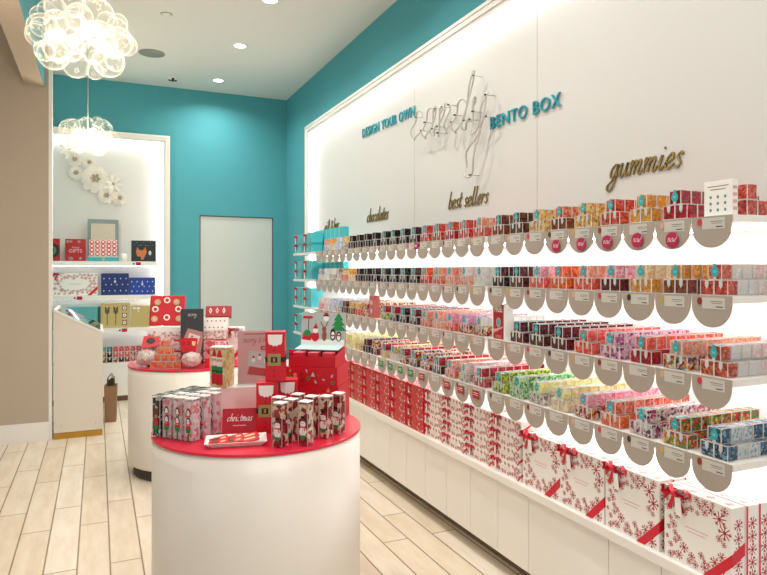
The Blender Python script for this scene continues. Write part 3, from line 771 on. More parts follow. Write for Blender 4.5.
def pattern(mb, w_, h, M, rnd, n, s=1.0, y=0):
    used = []
    for k in range(n * 4):
        if len(used) >= n: break
        x = rnd.uniform(-w_ / 2 + .012 * s, w_ / 2 - .012 * s); z = rnd.uniform(.012 * s, h - .012 * s)
        if any((x - a) ** 2 + (z - b) ** 2 < (.021 * s) ** 2 for a, b in used): continue
        used.append((x, z)); c = rnd.choice([GREEN, ICE, WPAPER, DRED, GREEN, KRAFT])
        q = rnd.random(); yy = y - .0002 * (k % 5)
        if q < .4: mb.disc(x, z, .0075 * s, .0075 * s, c, M, .0006, 12, yy)
        elif q < .7: mb.prism([(x - .008 * s, z - .008 * s), (x + .008 * s, z - .008 * s), (x, z + .010 * s)], c, M @ Matrix.Translation((0, yy, 0)), .0006)
        else: mb.rect(x, z, .005 * s, .012 * s, c, M, .0006, rnd.uniform(0, 3), yy)
def red_gift(w_, d, h, name='red_patterned_gift_box', n=16, s=1.0, sides=False, seed=2, wb=True):
    rnd = random.Random(seed); root = empty(name)
    b = MB(); b.box((0, 0, h / 2), (w_, d, h), RED); pattern(b, w_, h, FR(d), rnd, n, s)
    if sides: pattern(b, w_ - .02, d, top_M(h), rnd, 10, s * .8) if False else None
    o = b.build('box_body', root)
    if wb:
        bow('bow', root, w_ * .02 - w_ / 2 + .03, -d / 2 - .002, h * .86, s=.85)
        t = MB(); t.rect(-w_ / 2 + .04, h * .45, .017, .042, WPAPER, Matrix.Translation((0, -d / 2 - .004, 0)), .001, .1); t.build('gift_tag', root)
    return root
rg = red_gift(.235, .14, .0695, n=34, s=.72); reg(rg)
for i in range(6):
    y = 3.575 + i * .248
    for r_ in range(4):
        put(rg, (1.89, y + .004 * ((r_ + i) % 3 - 1), ZT + r_ * .0705), RZ, f'flat red gift box, {rn[r_]} of the {ordn[i]} stack from the snowflake boxes', category='gift box', group='flat red patterned gift boxes')

# ---- teal gift boxes with red bows at the far end, on three shelves and the worktop
def teal_gift(w_, d, h):
    root = empty('teal_gift_box'); b = MB(); b.box((0, 0, h / 2), (w_, d, h), TEALBOX); b.build('box_body', root)
    rb = MB(); k = h * .7; rb.prism([(w_ / 2 - k, 0), (w_ / 2 - k * .7, 0), (w_ / 2, k * .7), (w_ / 2, k)], RIB, FR(d), .0015); rb.build('ribbon', root); rb = MB(); rb.prism([(-w_ / 2, h - k * .8), (-w_ / 2 + k * .8, h), (-w_ / 2 + k * .5, h), (-w_ / 2, h - k * .5)], RIB, FR(d), .0015)
    rb.build('ribbon', root); bow('bow', root, -w_ / 2 + .05, -d / 2 - .002, h * .8, s=.95)
    t = MB(); t.rect(-w_ / 2 + .062, h * .42, .02, .055, WPAPER, Matrix.Translation((0, -d / 2 - .012, 0)), .001, .1); t.build('gift_tag', root)
    return root
tg = teal_gift(.24, .11, .088); reg(tg)
for L, zz in ((1, SH[1]), (2, SH[2] ), (3, SH[3]), (4, SH[4])):
    for i, y in enumerate((5.80, 6.10)):
        for r_ in range(2):
            put(tg, (1.868 - .006 * r_, y - .02 * r_, zz + .001 + r_ * .0885), RZ, f'teal gift box with red bow, {lvl[L]} shelf, {"nearer" if i == 0 else "farther"} pile, {"upper" if r_ else "lower"}', category='gift box', group='teal gift boxes at the far end')
tt = empty('tall_teal_gift_box'); b = MB(); b.box((0, 0, .105), (.112, .05, .21), TEALBOX); b.build('box_body', tt)
b = MB(); b.rect(-.045, .105, .012, .21, mat('pale_teal_band', '8FDCE0', .4), FR(.05), .001); b.build('band', tt); reg(tt)
for i in range(9):
    put(tt, (1.962, 5.22 + i * .114, SH[1] + .001), RZ, f'tall teal box on the top shelf, {ordn[i]} of nine from the near side', category='gift box', group='tall teal boxes behind the cubes')

# ---- lettering on the panel
PX = WX - .022
def block_words(name, txt, ya, yb, z0, z1, size, label):
    root = empty(name, (PX, ya, z0), RZ, label, 'wall lettering')
    # the centre of the built-in glyphs, spread over the measured length
    n = len(txt); me = text_mesh(txt, size, .006, .004 * size / .1, 0, 1.12, 'LEFT')
    xs = [v.co.x for v in me.vertices]; wd = max(xs) - min(xs); k = abs(ya - yb) / wd; bpy.data.meshes.remove(me)
    x = 0
    for ch in txt:
        me1 = text_mesh('I' + ch + 'I' if ch != ' ' else 'I I', size, .006, 0, 0, 1.12, 'LEFT'); me0 = text_mesh('II', size, .006, 0, 0, 1.12, 'LEFT')
        adv = (max(v.co.x for v in me1.vertices) - max(v.co.x for v in me0.vertices)) * k
        bpy.data.meshes.remove(me1); bpy.data.meshes.remove(me0)
        if ch != ' ':
            mb = MB(); text_into(mb, ch, size, 0, 0, TEALL, ext=.0045, bold=.0004, sx=k, align='LEFT')
            mb.build('letter', root, (x, -.008, size * .35 + (z1 - z0) * abs(x / (ya - yb)) - .0))
        x += adv
TEALL = mat('teal_acrylic_letter', '1F93A2', .35)
block_words('wall_lettering', 'DESIGN YOUR OWN', 5.50, 4.42, 2.735, 2.70, .118, 'teal raised wall letters reading DESIGN YOUR OWN')
block_words('wall_lettering', 'BENTO BOX', 3.38, 2.70, 2.385, 2.375, .108, 'teal raised wall letters reading BENTO BOX')
letters_thing('wall_lettering', 'gummies', .42, .062, LETTERGOLD, 'gold script wall letters reading gummies', (PX, 2.36, 1.945), RZ, ext=.007, pen=(.07, .17))
letters_thing('wall_lettering', 'best sellers', .50, .060, LETTERGOLD, 'gold script wall letters reading best sellers', (PX, 3.91, 1.935), RZ, ext=.007, pen=(.06, .16))
letters_thing('wall_lettering', 'chocolates', .47, .062, LETTERGOLD, 'gold script wall letters reading chocolates', (PX, 5.40, 1.945), RZ, ext=.007, pen=(.07, .17))
letters_thing('wall_lettering', 'gift & bar', .45, .062, LETTERGOLD, 'gold script wall letters partly hidden behind tall teal boxes', (PX, 6.60, 1.93), RZ, ext=.007, pen=(.07, .17))
# unlit neon script
nt = empty('neon_script_sign', (PX - .07, 4.38, 2.49), RZ, 'unlit clear glass neon tubing bent into a looping script word on the panel', 'neon sign')
TUBE = mat('unlit_neon_tube', 'C4C2BA', .12, coat=.6)
cx = 0; xh = .20; wide = 1.03; clips = []
for ch in 'candy':
    for st in GL[ch][1]:
        p = [(cx + (q.x + .30 * q.y) * xh * wide, 0.012 * math.sin(i * .5), q.y * xh - cx * .10) for i, q in enumerate(spline(st, 8))]
        if ch == 'd' : p = [(a, b, c_ * 1.0 if c_ < .2 else .2 + (c_ - .2) * .62) for a, b, c_ in p]
        if ch == 'y': p = [(a, b, c_ if c_ > 0 else c_ * 1.35) for a, b, c_ in p]
        MB().tube(p, .0058, TUBE, 8).build('glass_tube', nt); clips.append(p[len(p) // 3]); clips.append(p[-2])
    cx += GL[ch][0] * xh * wide
for a, b, c_ in clips:
    k = MB(); k.tube([(a, .0, c_), (a, .069, c_)], .003, SILVER, 6); k.box((a, -.002, c_), (.012, .014, .008), BLACK); k.build('tube_clip', nt)

# shorter teal boxes on the second shelf
ts = empty('short_teal_gift_box'); b = MB(); b.box((0, 0, .08), (.112, .05, .16), TEALBOX); b.build('box_body', ts)
b = MB(); b.rect(-.045, .08, .012, .16, mat('pale_teal_band', '8FDCE0', .4), FR(.05), .001); b.build('band', ts); reg(ts)
for i in range(9):
    put(ts, (1.962, 5.22 + i * .114, SH[2] + .001), RZ, f'short teal box on the second shelf, {ordn[i]} of nine from the near side', category='gift box', group='short teal boxes behind the cubes')

# ================================================================== BACK DISPLAY
NYF = 7.95
t = empty('low_cabinet', (.03, NYF, 0), 0, 'white base cabinet with brown plinth under the back display shelves', 'cabinet')
b = MB(); b.b2((-.66, 0, .06), (.67, BY - NYF - .013, .394), WHITE); b.build('cabinet_body', t)
b = MB(); b.b2((-.66, .012, 0), (.67, .20, .06), mat('brown_plinth', '6E5138', .6)); b.build('plinth', t)
nz = {1: 1.612, 2: 1.222, 3: .843, 4: .445}
nl = {1: 'top', 2: 'second', 3: 'third', 4: 'lowest'}
for k, z in nz.items():
    t = empty('display_shelf', (0, NYF, z - .05), 0, f'{nl[k]} white shelf of the display niche on the back wall', 'shelf', 'white shelves of the back display')
    b = MB(); b.b2((-.64, 0, 0), (.64, BY - NYF - .013, .05), WHITE); b.build('shelf_board', t)
    l_ = MB(); l_.b2((-.6, .19, -.008), (.6, .205, 0), mat('display_led', 'FFFFFF', .5, emit=5.0)); (l_.build('led_strip', t) if k < 4 else None)
    x = {1: .43, 2: -.19, 3: .28, 4: 9}[k]
    if x < 5:
        q = MB(); q.rect(x, .022, .055, .038, DRED, None, .004); q.rect(x - .05, .022, .02, .016, BLACK, None, .004); q.build('price_ticket', t)['label'] = 'small red price ticket'
def flat_pack(name, x, z, w_, h, d, body, label, cat='gift box', y=NYF + .03, deco=None, loc=None, rz=0):
    t = empty(name, loc or (x, y + d / 2, z), rz, label, cat)
    b = MB(); b.box((0, 0, h / 2), (w_, d, h), body); o = b.build('box_body', t); bev(o, .0015)
    if deco:
        q = MB(); deco(q, FR(d), w_, h); q.build('cover_print', t)
    return t
e = .0005
t = flat_pack('wreath_gift_box', -.49, nz[1] + e, .20, .25, .05, DRED, 'dark red box with a black wreath, leftmost on the top back shelf',
  deco=lambda q, M, w_, h: (q.disc(.02, .12, .08, .085, BLACK, M, .0008, 24), q.disc(.02, .12, .045, .05, GREEN, M, .0008, 20, -.001), q.disc(.02, .12, .025, .03, CHAR, M, .0008, 16, -.002)))
bow('bow', t, .05, -.028, .22, .8)
def happy(q, M, w_, h):
    rnd = random.Random(4)
    for a in range(7): snowflake(q, -w_ * .4 + rnd.random() * w_ * .8, rnd.choice([.03, h - .03]), .018, SILVER, M, 0, a)
    text_into(q, 'GIFTS', .055, 0, h * .45, PINKP, M, bold=.0008); text_into(q, 'Happy', .03, 0, h * .62, PINKP, M, shear=.3)
flat_pack('greeting_gift_box', -.232, nz[1] + e, .21, .25, .03, DRED, 'crimson box with pale lettering reading GIFTS on the top back shelf', deco=happy)
# open drawer box with rows of round sweets
t = empty('open_chocolate_box', (.055, NYF + .10, nz[1] + e), 0, 'open grey box with teal base showing rows of red round sweets', 'chocolate box')
b = MB(); b.b2((-.165, -.06, 0), (.165, .06, .045), TEAL); b.b2((-.16, -.05, .045), (.16, .06, .055), LGREY); b.build('box_base', t)
b = MB(); b.b2((-.165, .062, .05), (.165, .075, .49), mat('steel_grey_card', '7F8C8E', .5)); b.b2((-.13, .058, .24), (.13, .062, .44), mat('quilted_cream_pad', 'CBBFAE', .6, bump=(90, .5))); b.build('lid', t)
b = MB(); b.prism([(-.15, 0), (.15, 0), (.15, .2), (-.15, .2)], LGREY, Matrix.Translation((0, .0, .055)) @ Matrix.Rotation(R(-14), 4, 'X'), .006)
tray = b.build('sweet_tray', t)
Mt = Matrix.Translation((0, -.008, .055)) @ Matrix.Rotation(R(-14), 4, 'X')
for i in range(5):
    for j in range(4):
        b = MB(); b.disc(-.12 + i * .06, .028 + j * .048, .024, .022, RED, Mt, .008, 16); b.disc(-.12 + i * .06, .028 + j * .048, .012, .011, WPAPER, Mt, .003, 12, -.008); b.build('sweet', t)
b = MB(); b.disc(0, .024, .016, .020, KRAFT, Matrix.Translation((0, -.061, .0)), .004, 16); b.build('seal', t)
t = empty('white_mug', (.275, NYF + .05, nz[1] + e), 0, 'small white cup on the top back shelf beside the open box', 'cup')
MB().lathe([(.0001, 0), (.03, 0), (.034, .09), (.030, .09), (.027, .008), (.0001, .006)], WTRIM, None, 24).build('cup_body', t)
def fox(q, M, w_, h):
    OR = mat('copper_print', 'C27A48', .4, metal=.3)
    q.rect(0, h / 2, w_ * .94, h * .94, mat('midnight_print', '1B2A30', .5), M, .0006)
    q.prism([(-.06, .06), (.02, .05), (.045, .11), (.03, .17), (.0, .13), (-.04, .135), (-.06, .17), (-.075, .11)], OR, M @ Matrix.Translation((-.01, -.0007, 0)), .0006)
    q.prism([(-.03, .02), (.0, .02), (.01, .09), (-.03, .09)], OR, M @ Matrix.Translation((0, -.0014, 0)), .0006)
    q.disc(.07, .10, .016, .028, LGREY, M, .0006, 12, -.0007)
    for i in range(9): q.disc(-.1 + .025 * i, .2 + .02 * math.sin(i * 2), .003, .003, LGREY, M, .0006, 6, -.0007)
flat_pack('animal_print_gift_box', .49, nz[1] + e, .27, .245, .04, CHAR, 'black box with a copper animal print on the top back shelf', deco=fox)
# second shelf
sb = snow_gift(.46, .12, .255, flakes=60, r=(.012, .026), seed=12)
sb.location = (-.235, NYF + .09, nz[2] + e); tag(sb, 'wide snowflake gift box with red bow on the second back shelf', 'gift box')
def dotsd(q, M, w_, h, c=ICE):
    for i in range(5):
        for j in range(3): q.disc(-w_ * .4 + w_ * .2 * i + (.02 if j % 2 else 0), h * (.2 + .28 * j), .006, .009, c, M, .0006, 8)
    q.disc(0, h * .62, .012, .018, LGREY, M, .0006, 12, -.0007)
flat_pack('navy_gift_box', .18, nz[2] + e, .295, .25, .10, NAVY, 'taller navy blue gift box with pale dots on the second back shelf', deco=dotsd)
flat_pack('blue_gift_box', .475, nz[2] + e, .285, .20, .10, BLUE, 'lower bright blue gift box at the right end of the second back shelf', deco=dotsd)
t = flat_pack('blue_gift_box_lid', .47, nz[2] + e, .32, .05, .05, NAVY, 'flat navy box lying in front of the blue gift box', y=NYF - .025) if False else None
# third shelf
def tealdeco(q, M, w_, h):
    q.rect(0, h / 2, w_ * .92, h * .9, mat('sea_green_print', '5FA9AC', .5), M, .0006)
    q.prism([(-.07, .06), (.06, .05), (.08, .12), (.02, .15), (-.05, .11)], mat('pale_sketch_print', '9CC9C8', .5), M @ Matrix.Translation((0, -.0007, 0)), .0006)
flat_pack('teal_print_box', -.165, nz[3] + e, .31, .25, .04, TEALBOX, 'teal box with a pale sketch on the third back shelf', deco=tealdeco)
flat_pack('dark_green_book', .012, nz[3] + e, .03, .25, .10, mat('bottle_green_card', '1F4A45', .5), 'thin dark green box standing beside the kraft arrow box', y=NYF + .02)
def arrows(q, M, w_, h):
    for sx in (-.09, .0):
        q.rect(sx, h * .42, .006, h * .62, BLACK, M, .0008)
        for i in range(4):
            for g_ in (-1, 1): q.rect(sx + g_ * .014, h * .62 + i * .018, .034, .009, BLACK, M, .0008, g_ * .9)
    for j in range(3):
        q.rect(.095, h * (.2 + .3 * j), .052, .052, BROWN, M, .0008); q.disc(.095, h * (.2 + .3 * j), .02, .02, WPAPER, M, .0006, 12, -.0009); q.disc(.095, h * (.2 + .3 * j), .008, .008, BROWN, M, .0006, 8, -.0016)
flat_pack('kraft_gift_box', .187, nz[3] + e, .305, .285, .05, KRAFT, 'gold kraft box printed with two dark arrows on the third back shelf', deco=arrows)
def kbow(q, M, w_, h):
    for g_ in (-1, 1): q.disc(-w_ * .32 + g_ * .022, h * .88, .02, .012, WPAPER, M, .004, 12)
    q.rect(-w_ * .25, h * .78, .008, .05, WPAPER, M, .002, .5)
flat_pack('kraft_gift_box', .50, nz[3] + e, .28, .25, .05, KRAFT, 'plain gold kraft box with white bow at the right of the third back shelf', deco=kbow)
# cubes on the lowest shelf of the niche
mgl = MB(); mgl.disc(0, CS * .52, .0150, .018, MAG, FR(CS), .0008, 18); mgl.rect(0, CS * .93, .011, .009, MAG, FR(CS), .0006); mgl.disc(0, CS * .52, .007, .008, PINKP, FR(CS), .0006, 12, -.0008); mgl_me = mgl.mesh('label')
cc = ['bears', 'dark', 'coral', 'coral', 'coral', 'mixred', 'raspb', 'pink']
for j in range(3):
    for i in range(8):
        x = .06 + i * .0625; col = cc[i] if j else ['bears', 'dark', 'mixred', 'dark', 'red', 'coral', 'dark', 'pink'][i]
        o = bpy.data.objects.new('candy_cube', case_me); C.objects.link(o); o.location = (x, NYF + .04, nz[4] + e + j * .0605); o.scale = (1.2, 1.2, 1.2)
        tag(o, f'candy cube on the lowest back shelf, {["bottom", "middle", "top"][j]} row, {ordn[i]} from the left', 'candy box', 'candy cubes in the back display')
        fo = bpy.data.objects.new('sweets', fill[col]); C.objects.link(fo); fo.parent = o
        lo = bpy.data.objects.new('label', (tng_me if j < 2 else (lab_me if i < 2 else mgl_me))); C.objects.link(lo); lo.parent = o

# paper flowers on the niche wall
PF = mat('cream_paper_petal', 'EFEAE2', .8); PFC = mat('taupe_paper_heart', 'B9AC99', .8)
def flower(x, z, r, i, label, leafy=False):
    rnd = random.Random(i); t = empty('paper_flower', (x, BY - .014, z), 0, label, 'paper flower', 'cream paper flowers on the niche wall')
    layers = [(1.0, 11, .15), (.8, 9, .32), (.58, 8, .5), (.36, 6, .68)] if not leafy else [(1.0, 7, .3), (.7, 5, .6)]
    for li, (sc_, n, lift) in enumerate(layers):
        b = MB()
        for k in range(n):
            a = 2 * math.pi * k / n + li * .35 + rnd.uniform(-.1, .1); rr = r * sc_ * rnd.uniform(.92, 1.06)
            ca, sa = math.cos(a), math.sin(a); wd = rr * (.36 if not leafy else .2)
            P = lambda u, v, y: (u * ca - v * sa, -y, u * sa + v * ca)
            y0 = .010 + lift * r * .5; y1 = y0 + r * (.12 + .35 * lift); m_ = PF if li < 3 else PFC
            vs = [P(0, 0, y0), P(rr * .5, -wd, y0 + .2 * (y1 - y0)), P(rr * .5, 0, y0 + .05 * r), P(rr * .5, wd, y0 + .2 * (y1 - y0)), P(rr, -wd * .55, y1), P(rr * 1.04, 0, y1 - .06 * r), P(rr, wd * .55, y1)]
            b.add(vs, [(0, 1, 2), (0, 2, 3), (1, 4, 5, 2), (2, 5, 6, 3)], m_, None, True)
        b.build('petal_ring', t)
    b = MB(); b.sphere((0, -.01 - r * .38, 0), r * .16, PFC, 10, 6); b.build('flower_heart', t)
fl = [(-.247, 2.79, .085, 'top left paper flower with taupe heart under the far chandelier'), (-.095, 2.765, .075, 'small paper flower second from the top'), (-.233, 2.635, .085, 'dark-hearted paper flower at the left edge of the cluster'),
      (-.03, 2.575, .165, 'largest paper flower, in the middle of the cluster'), (.09, 2.39, .10, 'paper flower lower left of the bottom pair'), (.235, 2.365, .085, 'lowest right paper flower of the cluster')]
for i, (x, z, r_, lb) in enumerate(fl): flower(x, z, r_ * .93, i + 1, lb)
flower(.17, 2.53, .11, 9, 'leafy white paper spray above the bottom pair of flowers', True)
flower(-.30, 2.90, .11, 10, 'leafy white paper spray at the top left behind the chandelier', True)

# slanted display counter and shopping bag
t = empty('display_counter', (-.36, 6.36, 0), 0, 'cream sloping-topped display counter with a brass kick plate by the beige wall', 'counter')
CM = mat('cream_laminate', 'E2DACE', .4)
b = MB(); b.prism([(0, .055), (.40, .055), (.40, .925), (0, 1.135)], CM, Matrix.Translation((0, .80, 0)), .80); o = b.build('counter_body', t)
b = MB(); b.prism([(0, 1.137), (.405, .925), (.405, .945), (0, 1.16)], WTRIM, Matrix.Translation((0, .805, 0)), .81); b.build('top_frame', t)
b = MB(); b.prism([(.03, 1.146), (.38, .960), (.38, .966), (.03, 1.152)], clear('display_glass', 'D8F0EE', .12, .4), Matrix.Translation((0, .78, 0)), .76); b.build('glass_top', t)
b = MB(); b.b2((.004, -.004, 0), (.398, .79, .053), GOLD); b.build('kick_plate', t)
for x in (.06, .34):
    b = MB(); b.disc(x, .12, .006, .006, SILVER, None, .002, 12); b.build('screw_cap', t)
t = empty('paper_shopping_bag', (.118, 6.93, 0), R(-5), 'brown paper shopping bag standing behind the sloping counter', 'bag')
KB = mat('brown_kraft_bag', '8E6B50', .7, bump=(30, .4))
b = MB(); b.add([(-.05, -.07, 0), (.05, -.07, 0), (.05, .07, 0), (-.05, .07, 0), (-.058, -.08, .36), (.058, -.08, .36), (.058, .08, .36), (-.058, .08, .36), (-.05, -.07, .33), (.05, -.07, .33), (.05, .07, .33), (-.05, .07, .33)],
   [(0, 3, 2, 1), (0, 1, 5, 4), (1, 2, 6, 5), (2, 3, 7, 6), (3, 0, 4, 7), (8, 9, 10, 11), (4, 5, 9, 8), (5, 6, 10, 9), (6, 7, 11, 10), (7, 4, 8, 11)], KB); b.build('bag_body', t)
for s_ in (-.05, .05):
    MB().tube([(-.03, s_, .35), (-.028, s_, .43), (0, s_, .47), (.028, s_, .43), (.03, s_, .35)], .005, BROWN, 6).build('handle', t)
MB().add([(-.04, -.03, .34), (.04, -.03, .34), (.03, .03, .34), (-.02, -.02, .41), (.035, -.01, .42), (.0, .03, .43)], [(0, 1, 4, 3), (1, 2, 5, 4), (2, 0, 3, 5), (3, 4, 5)], BLACK).build('tissue_paper', t)

# ================================================================== ROUND TABLES
def round_table(x, y, r, label):
    t = empty('round_display_table', (x, y, 0), 0, label, 'display table', 'round white display tables')
    MB().lathe([(r - .04, .0), (r - .04, .09), (.0001, .09)], GAP, None, 64).build('plinth', t)
    MB().lathe([(.0001, .08), (r - .012, .08), (r - .004, .086), (r - .003, .10), (r - .003, .788), (.0001, .788)], mat('glossy_white_drum', 'E4DCD1', .34), None, 128).build('drum', t)
    MB().lathe([(.0001, .789), (r - .001, .789), (r, .791), (r, .798), (r - .001, .8), (.0001, .8)], REDTOP, None, 128, False).build('table_top', t)
round_table(.665, 2.858, .46, 'near round white drum table with a red top')
round_table(.655, 5.09, .455, 'far round white drum table with a red top')
TT = .8006

# tall clear boxes of sweets
def tall_box(kind, w_=.044, h=.172):
    t = empty('tall_candy_box')
    sw = {'penguin': candy('mint_balls', ['F2C9CF', 'FFFFFF', 'D98A98', 'F7E4E4'], 62), 'moose': candy('cocoa_balls', ['3A2622', '5A4440', 'D8CFC8', '2A1C1A'], 70),
          'snowman': candy('peppermint_bark', ['8A1824', 'EFDCC8', 'B02834', 'E0C4A8', '7A1420'], 55), 'elf': candy('popcorn', ['E8D6A0', 'F4E8C4', 'CDAF6C', 'E9CF92'], 60)}[kind]
    b = MB(); b.box((0, 0, h * .485), (w_ - .004, w_ - .004, h * .93), sw); b.build('sweets', t)
    b = MB(); b.box((0, 0, h / 2), (w_, w_, h), CASE); frame = b
    for i in (-1, 1):
        for j in (-1, 1): b.box((i * (w_ / 2 - .0008), j * (w_ / 2 - .0008), h / 2), (.0016, .0016, h), EDGE)
    b.build('clear_case', t)
    lid = MB(); lid.box((0, 0, h + .002), (w_ + .0005, w_ + .0005, .004), WPAPER if kind != 'moose' else SILVER)
    if kind != 'snowman': lid.box((0, 0, h + .0045), (w_ * .72, w_ * .72, .001), CHAR if kind == 'moose' else LGREY)
    lid.build('lid', t)
    M = FR(w_); a = MB(); s = w_ / .045
    if kind == 'penguin':
        for q, z in ((1, .118), (0, .082)):
            a.disc(0, z * s, .0115 * s, .020 * s, BLACK, M, .0006, 18, -q * 0); a.disc(0, (z - .002) * s, .008 * s, .015 * s, WPAPER, M, .0005, 16, -.0007)
            a.prism([(-.003 * s, (z + .004) * s), (.003 * s, (z + .004) * s), (0, (z - .001) * s)], mat('orange_beak', 'E88A2A', .5), M @ Matrix.Translation((0, -.0013, 0)), .0004)
            a.rect(0, (z - .011) * s, .018 * s, .005 * s, RED, M, .0005, 0, -.0014)
        a.rect(0, .137 * s, .013 * s, .006 * s, RED, M, .0006, .1, -.0008)
        a.disc(0, .058 * s, .013 * s, .012 * s, RED, M, .0006, 14, -.0003); a.prism([(-.014 * s, .054 * s), (.014 * s, .054 * s), (.009 * s, .036 * s), (-.009 * s, .036 * s)], GREEN, M @ Matrix.Translation((0, -.001, 0)), .0006)
        a.rect(0, .018 * s, .007, .03, GREEN, M, .0005)
    elif kind == 'moose':
        a.disc(0, .1 * s, .014 * s, .02 * s, BROWN, M, .0006, 16); a.disc(0, .088 * s, .009 * s, .009 * s, mat('tan_print', 'B07A50', .5), M, .0006, 12, -.0007)
        for g_ in (-1, 1): a.rect(g_ * .010 * s, .124 * s, .014 * s, .005 * s, BROWN, M, .0006, g_ * .8)
        a.disc(0, .064 * s, .013 * s, .014 * s, RED, M, .0006, 14); a.rect(0, .044 * s, .024 * s, .014 * s, GREEN, M, .0006); a.rect(0, .02 * s, .007, .03, GREEN, M, .0005)
    elif kind == 'snowman':
        a.disc(0, .058 * s, .017 * s, .021 * s, WPAPER, M, .0008, 18); a.disc(0, .088 * s, .013 * s, .014 * s, WPAPER, M, .0008, 18)
        a.rect(0, .102 * s, .028 * s, .004 * s, BLACK, M, .0006, 0, -.001); a.rect(0, .112 * s, .018 * s, .018 * s, BLACK, M, .0006, 0, -.001); a.rect(0, .106 * s, .018 * s, .004 * s, RED, M, .0005, 0, -.0016)
        a.rect(0, .076 * s, .024 * s, .005 * s, RED, M, .0006, 0, -.001); a.rect(.008 * s, .068 * s, .005 * s, .016 * s, RED, M, .0006, .2, -.001)
        for g_ in (-1, 1): a.disc(g_ * .004 * s, .091 * s, .0014, .0014, BLACK, M, .0005, 8, -.001)
        for z in (.05, .058, .066): a.disc(0, z * s, .0013, .0013, BLACK, M, .0005, 8, -.001)
        a.prism([(-.015 * s, .042 * s), (.015 * s, .042 * s), (.008 * s, .026 * s), (-.008 * s, .026 * s)], GREEN, M @ Matrix.Translation((0, -.001, 0)), .0006)
    else:
        for g_, zz, k in ((-.019, .004, .82), (.008, 0, 1.0)):
            zz += .02
            a.prism([(g_ - .017 * k, zz + .118), (g_ + .017 * k, zz + .118), (g_ + .004, zz + .158 * 1), (g_ - .004, zz + .158)], RED, M, .0006)
            a.disc(g_, zz + .105, .017 * k, .016, SKIN, M, .0006, 14); a.rect(g_, zz + .12, .036 * k, .008, WPAPER, M, .0006, 0, -.0008)
            a.disc(g_, zz + .092, .016 * k, .012, WPAPER, M, .0006, 14, -.0008)
            a.rect(g_, zz + .062, .032 * k, .034, GREEN, M, .0006); a.rect(g_, zz + .055, .034 * k, .006, BLACK, M, .0005, 0, -.0008)
            a.rect(g_, zz + .018, .034 * k, .052, RED, M, .0006)
            for e_ in (-1, 1): a.disc(g_ + e_ * .006, zz + .108, .002, .002, BLACK, M, .0005, 8, -.001)
    a.build('figure_print', t)
    return reg(t)
PH = R(-50); RW = Vector((.643, -.766)); BK = Vector((.766, .643))
P0 = Vector((.240, 2.852)); moose = tall_box('moose'); peng = tall_box('penguin')
for j in range(4):
    for i in range(5):
        p = P0 + RW * (j * .059) + BK * (i * .067)
        if i == 4 or (j == 3 and i == 3): continue
        mo = (j == 0) or (j == 1 and i > 1)
        cl = ['leftmost', 'second', 'third', 'right-hand'][j]; rw_ = ['front', 'second', 'third', 'fourth', 'back'][i]
        put(moose if mo else peng, (p.x, p.y, TT), PH, f'tall box of {"dark sweets, moose print" if mo else "pink-white balls, penguin print"}, {cl} file, {rw_} row', category='candy box', group='tall candy boxes at the left of the near table')
snm = tall_box('snowman')
for k, (x, y, lb) in enumerate([(.665, 2.485, 'frontmost left'), (.765, 2.470, 'front middle'), (.875, 2.54, 'front right'), (.945, 2.580, 'far right by the red gift boxes'), (.688, 2.598, 'left one of the back row'), (.722, 2.537, 'middle left, between the front and back rows'), (.779, 2.63, 'back middle, against the tall red Father Christmas boxes'), (.818, 2.562, 'middle right, behind the front middle one')]):
    put(snm, (x, y, TT), PH, 'tall peppermint box with snowman print, ' + lb, category='candy box', group='tall snowman candy boxes on the near table')

# red boxes printed as a Father Christmas suit
def suit_box():
    w_, d, h = .084, .084, .216; t = empty('tall_red_gift_box'); b = MB(); b.box((0, 0, h / 2), (w_, d, h), RED); o = b.build('box_body', t); bev(o, .001)
    a = MB(); M = FR(d); pts = [(-.032, .205), (.032, .205)] + [(.030 - .0075 * i, .17 - .012 * math.sin(math.pi * (i + .0) / 8) - (.006 if i % 2 else 0)) for i in range(9)]
    a.prism(pts, WPAPER, M, .0008); a.build('beard_print', t)
    a = MB(); a.rect(0, .095, w_, .022, BLACK, M, .0006)
    for k in (-1, 1): a.rect(0, .095, d, .022, BLACK, side_M(w_, k), .0006)
    a.build('belt_print', t)
    a = MB(); a.rect(-.004, .095, .056, .052, mat('old_gold_foil', 'A89A62', .35, metal=.5), M, .0008, 0, -.0007); a.rect(-.004, .095, .028, .024, BLACK, M, .0005, 0, -.0016); a.rect(-.004, .095, .010, .016, mat('old_gold_foil', 'A89A62'), M, .0005, 0, -.0022)
    a.build('buckle_print', t)
    a = MB()
    for z in (.135, .045, .025): a.disc(-.004, z, .003, .003, BLACK, M, .0006, 8)
    a.build('button_print', t); return reg(t)
sbx = suit_box()
put(sbx, (.676, 2.752, TT), R(-20), 'tall red belt-and-beard gift box standing on the table, left one below', category='gift box', group='tall red belted gift boxes')
put(sbx, (.782, 2.790, TT), R(-20), 'tall red belt-and-beard gift box on the table, right one below', category='gift box', group='tall red belted gift boxes')
put(sbx, (.720, 2.768, TT + .2165), R(-20), 'upper tall red belt-and-beard gift box standing on the other two', category='gift box', group='tall red belted gift boxes')

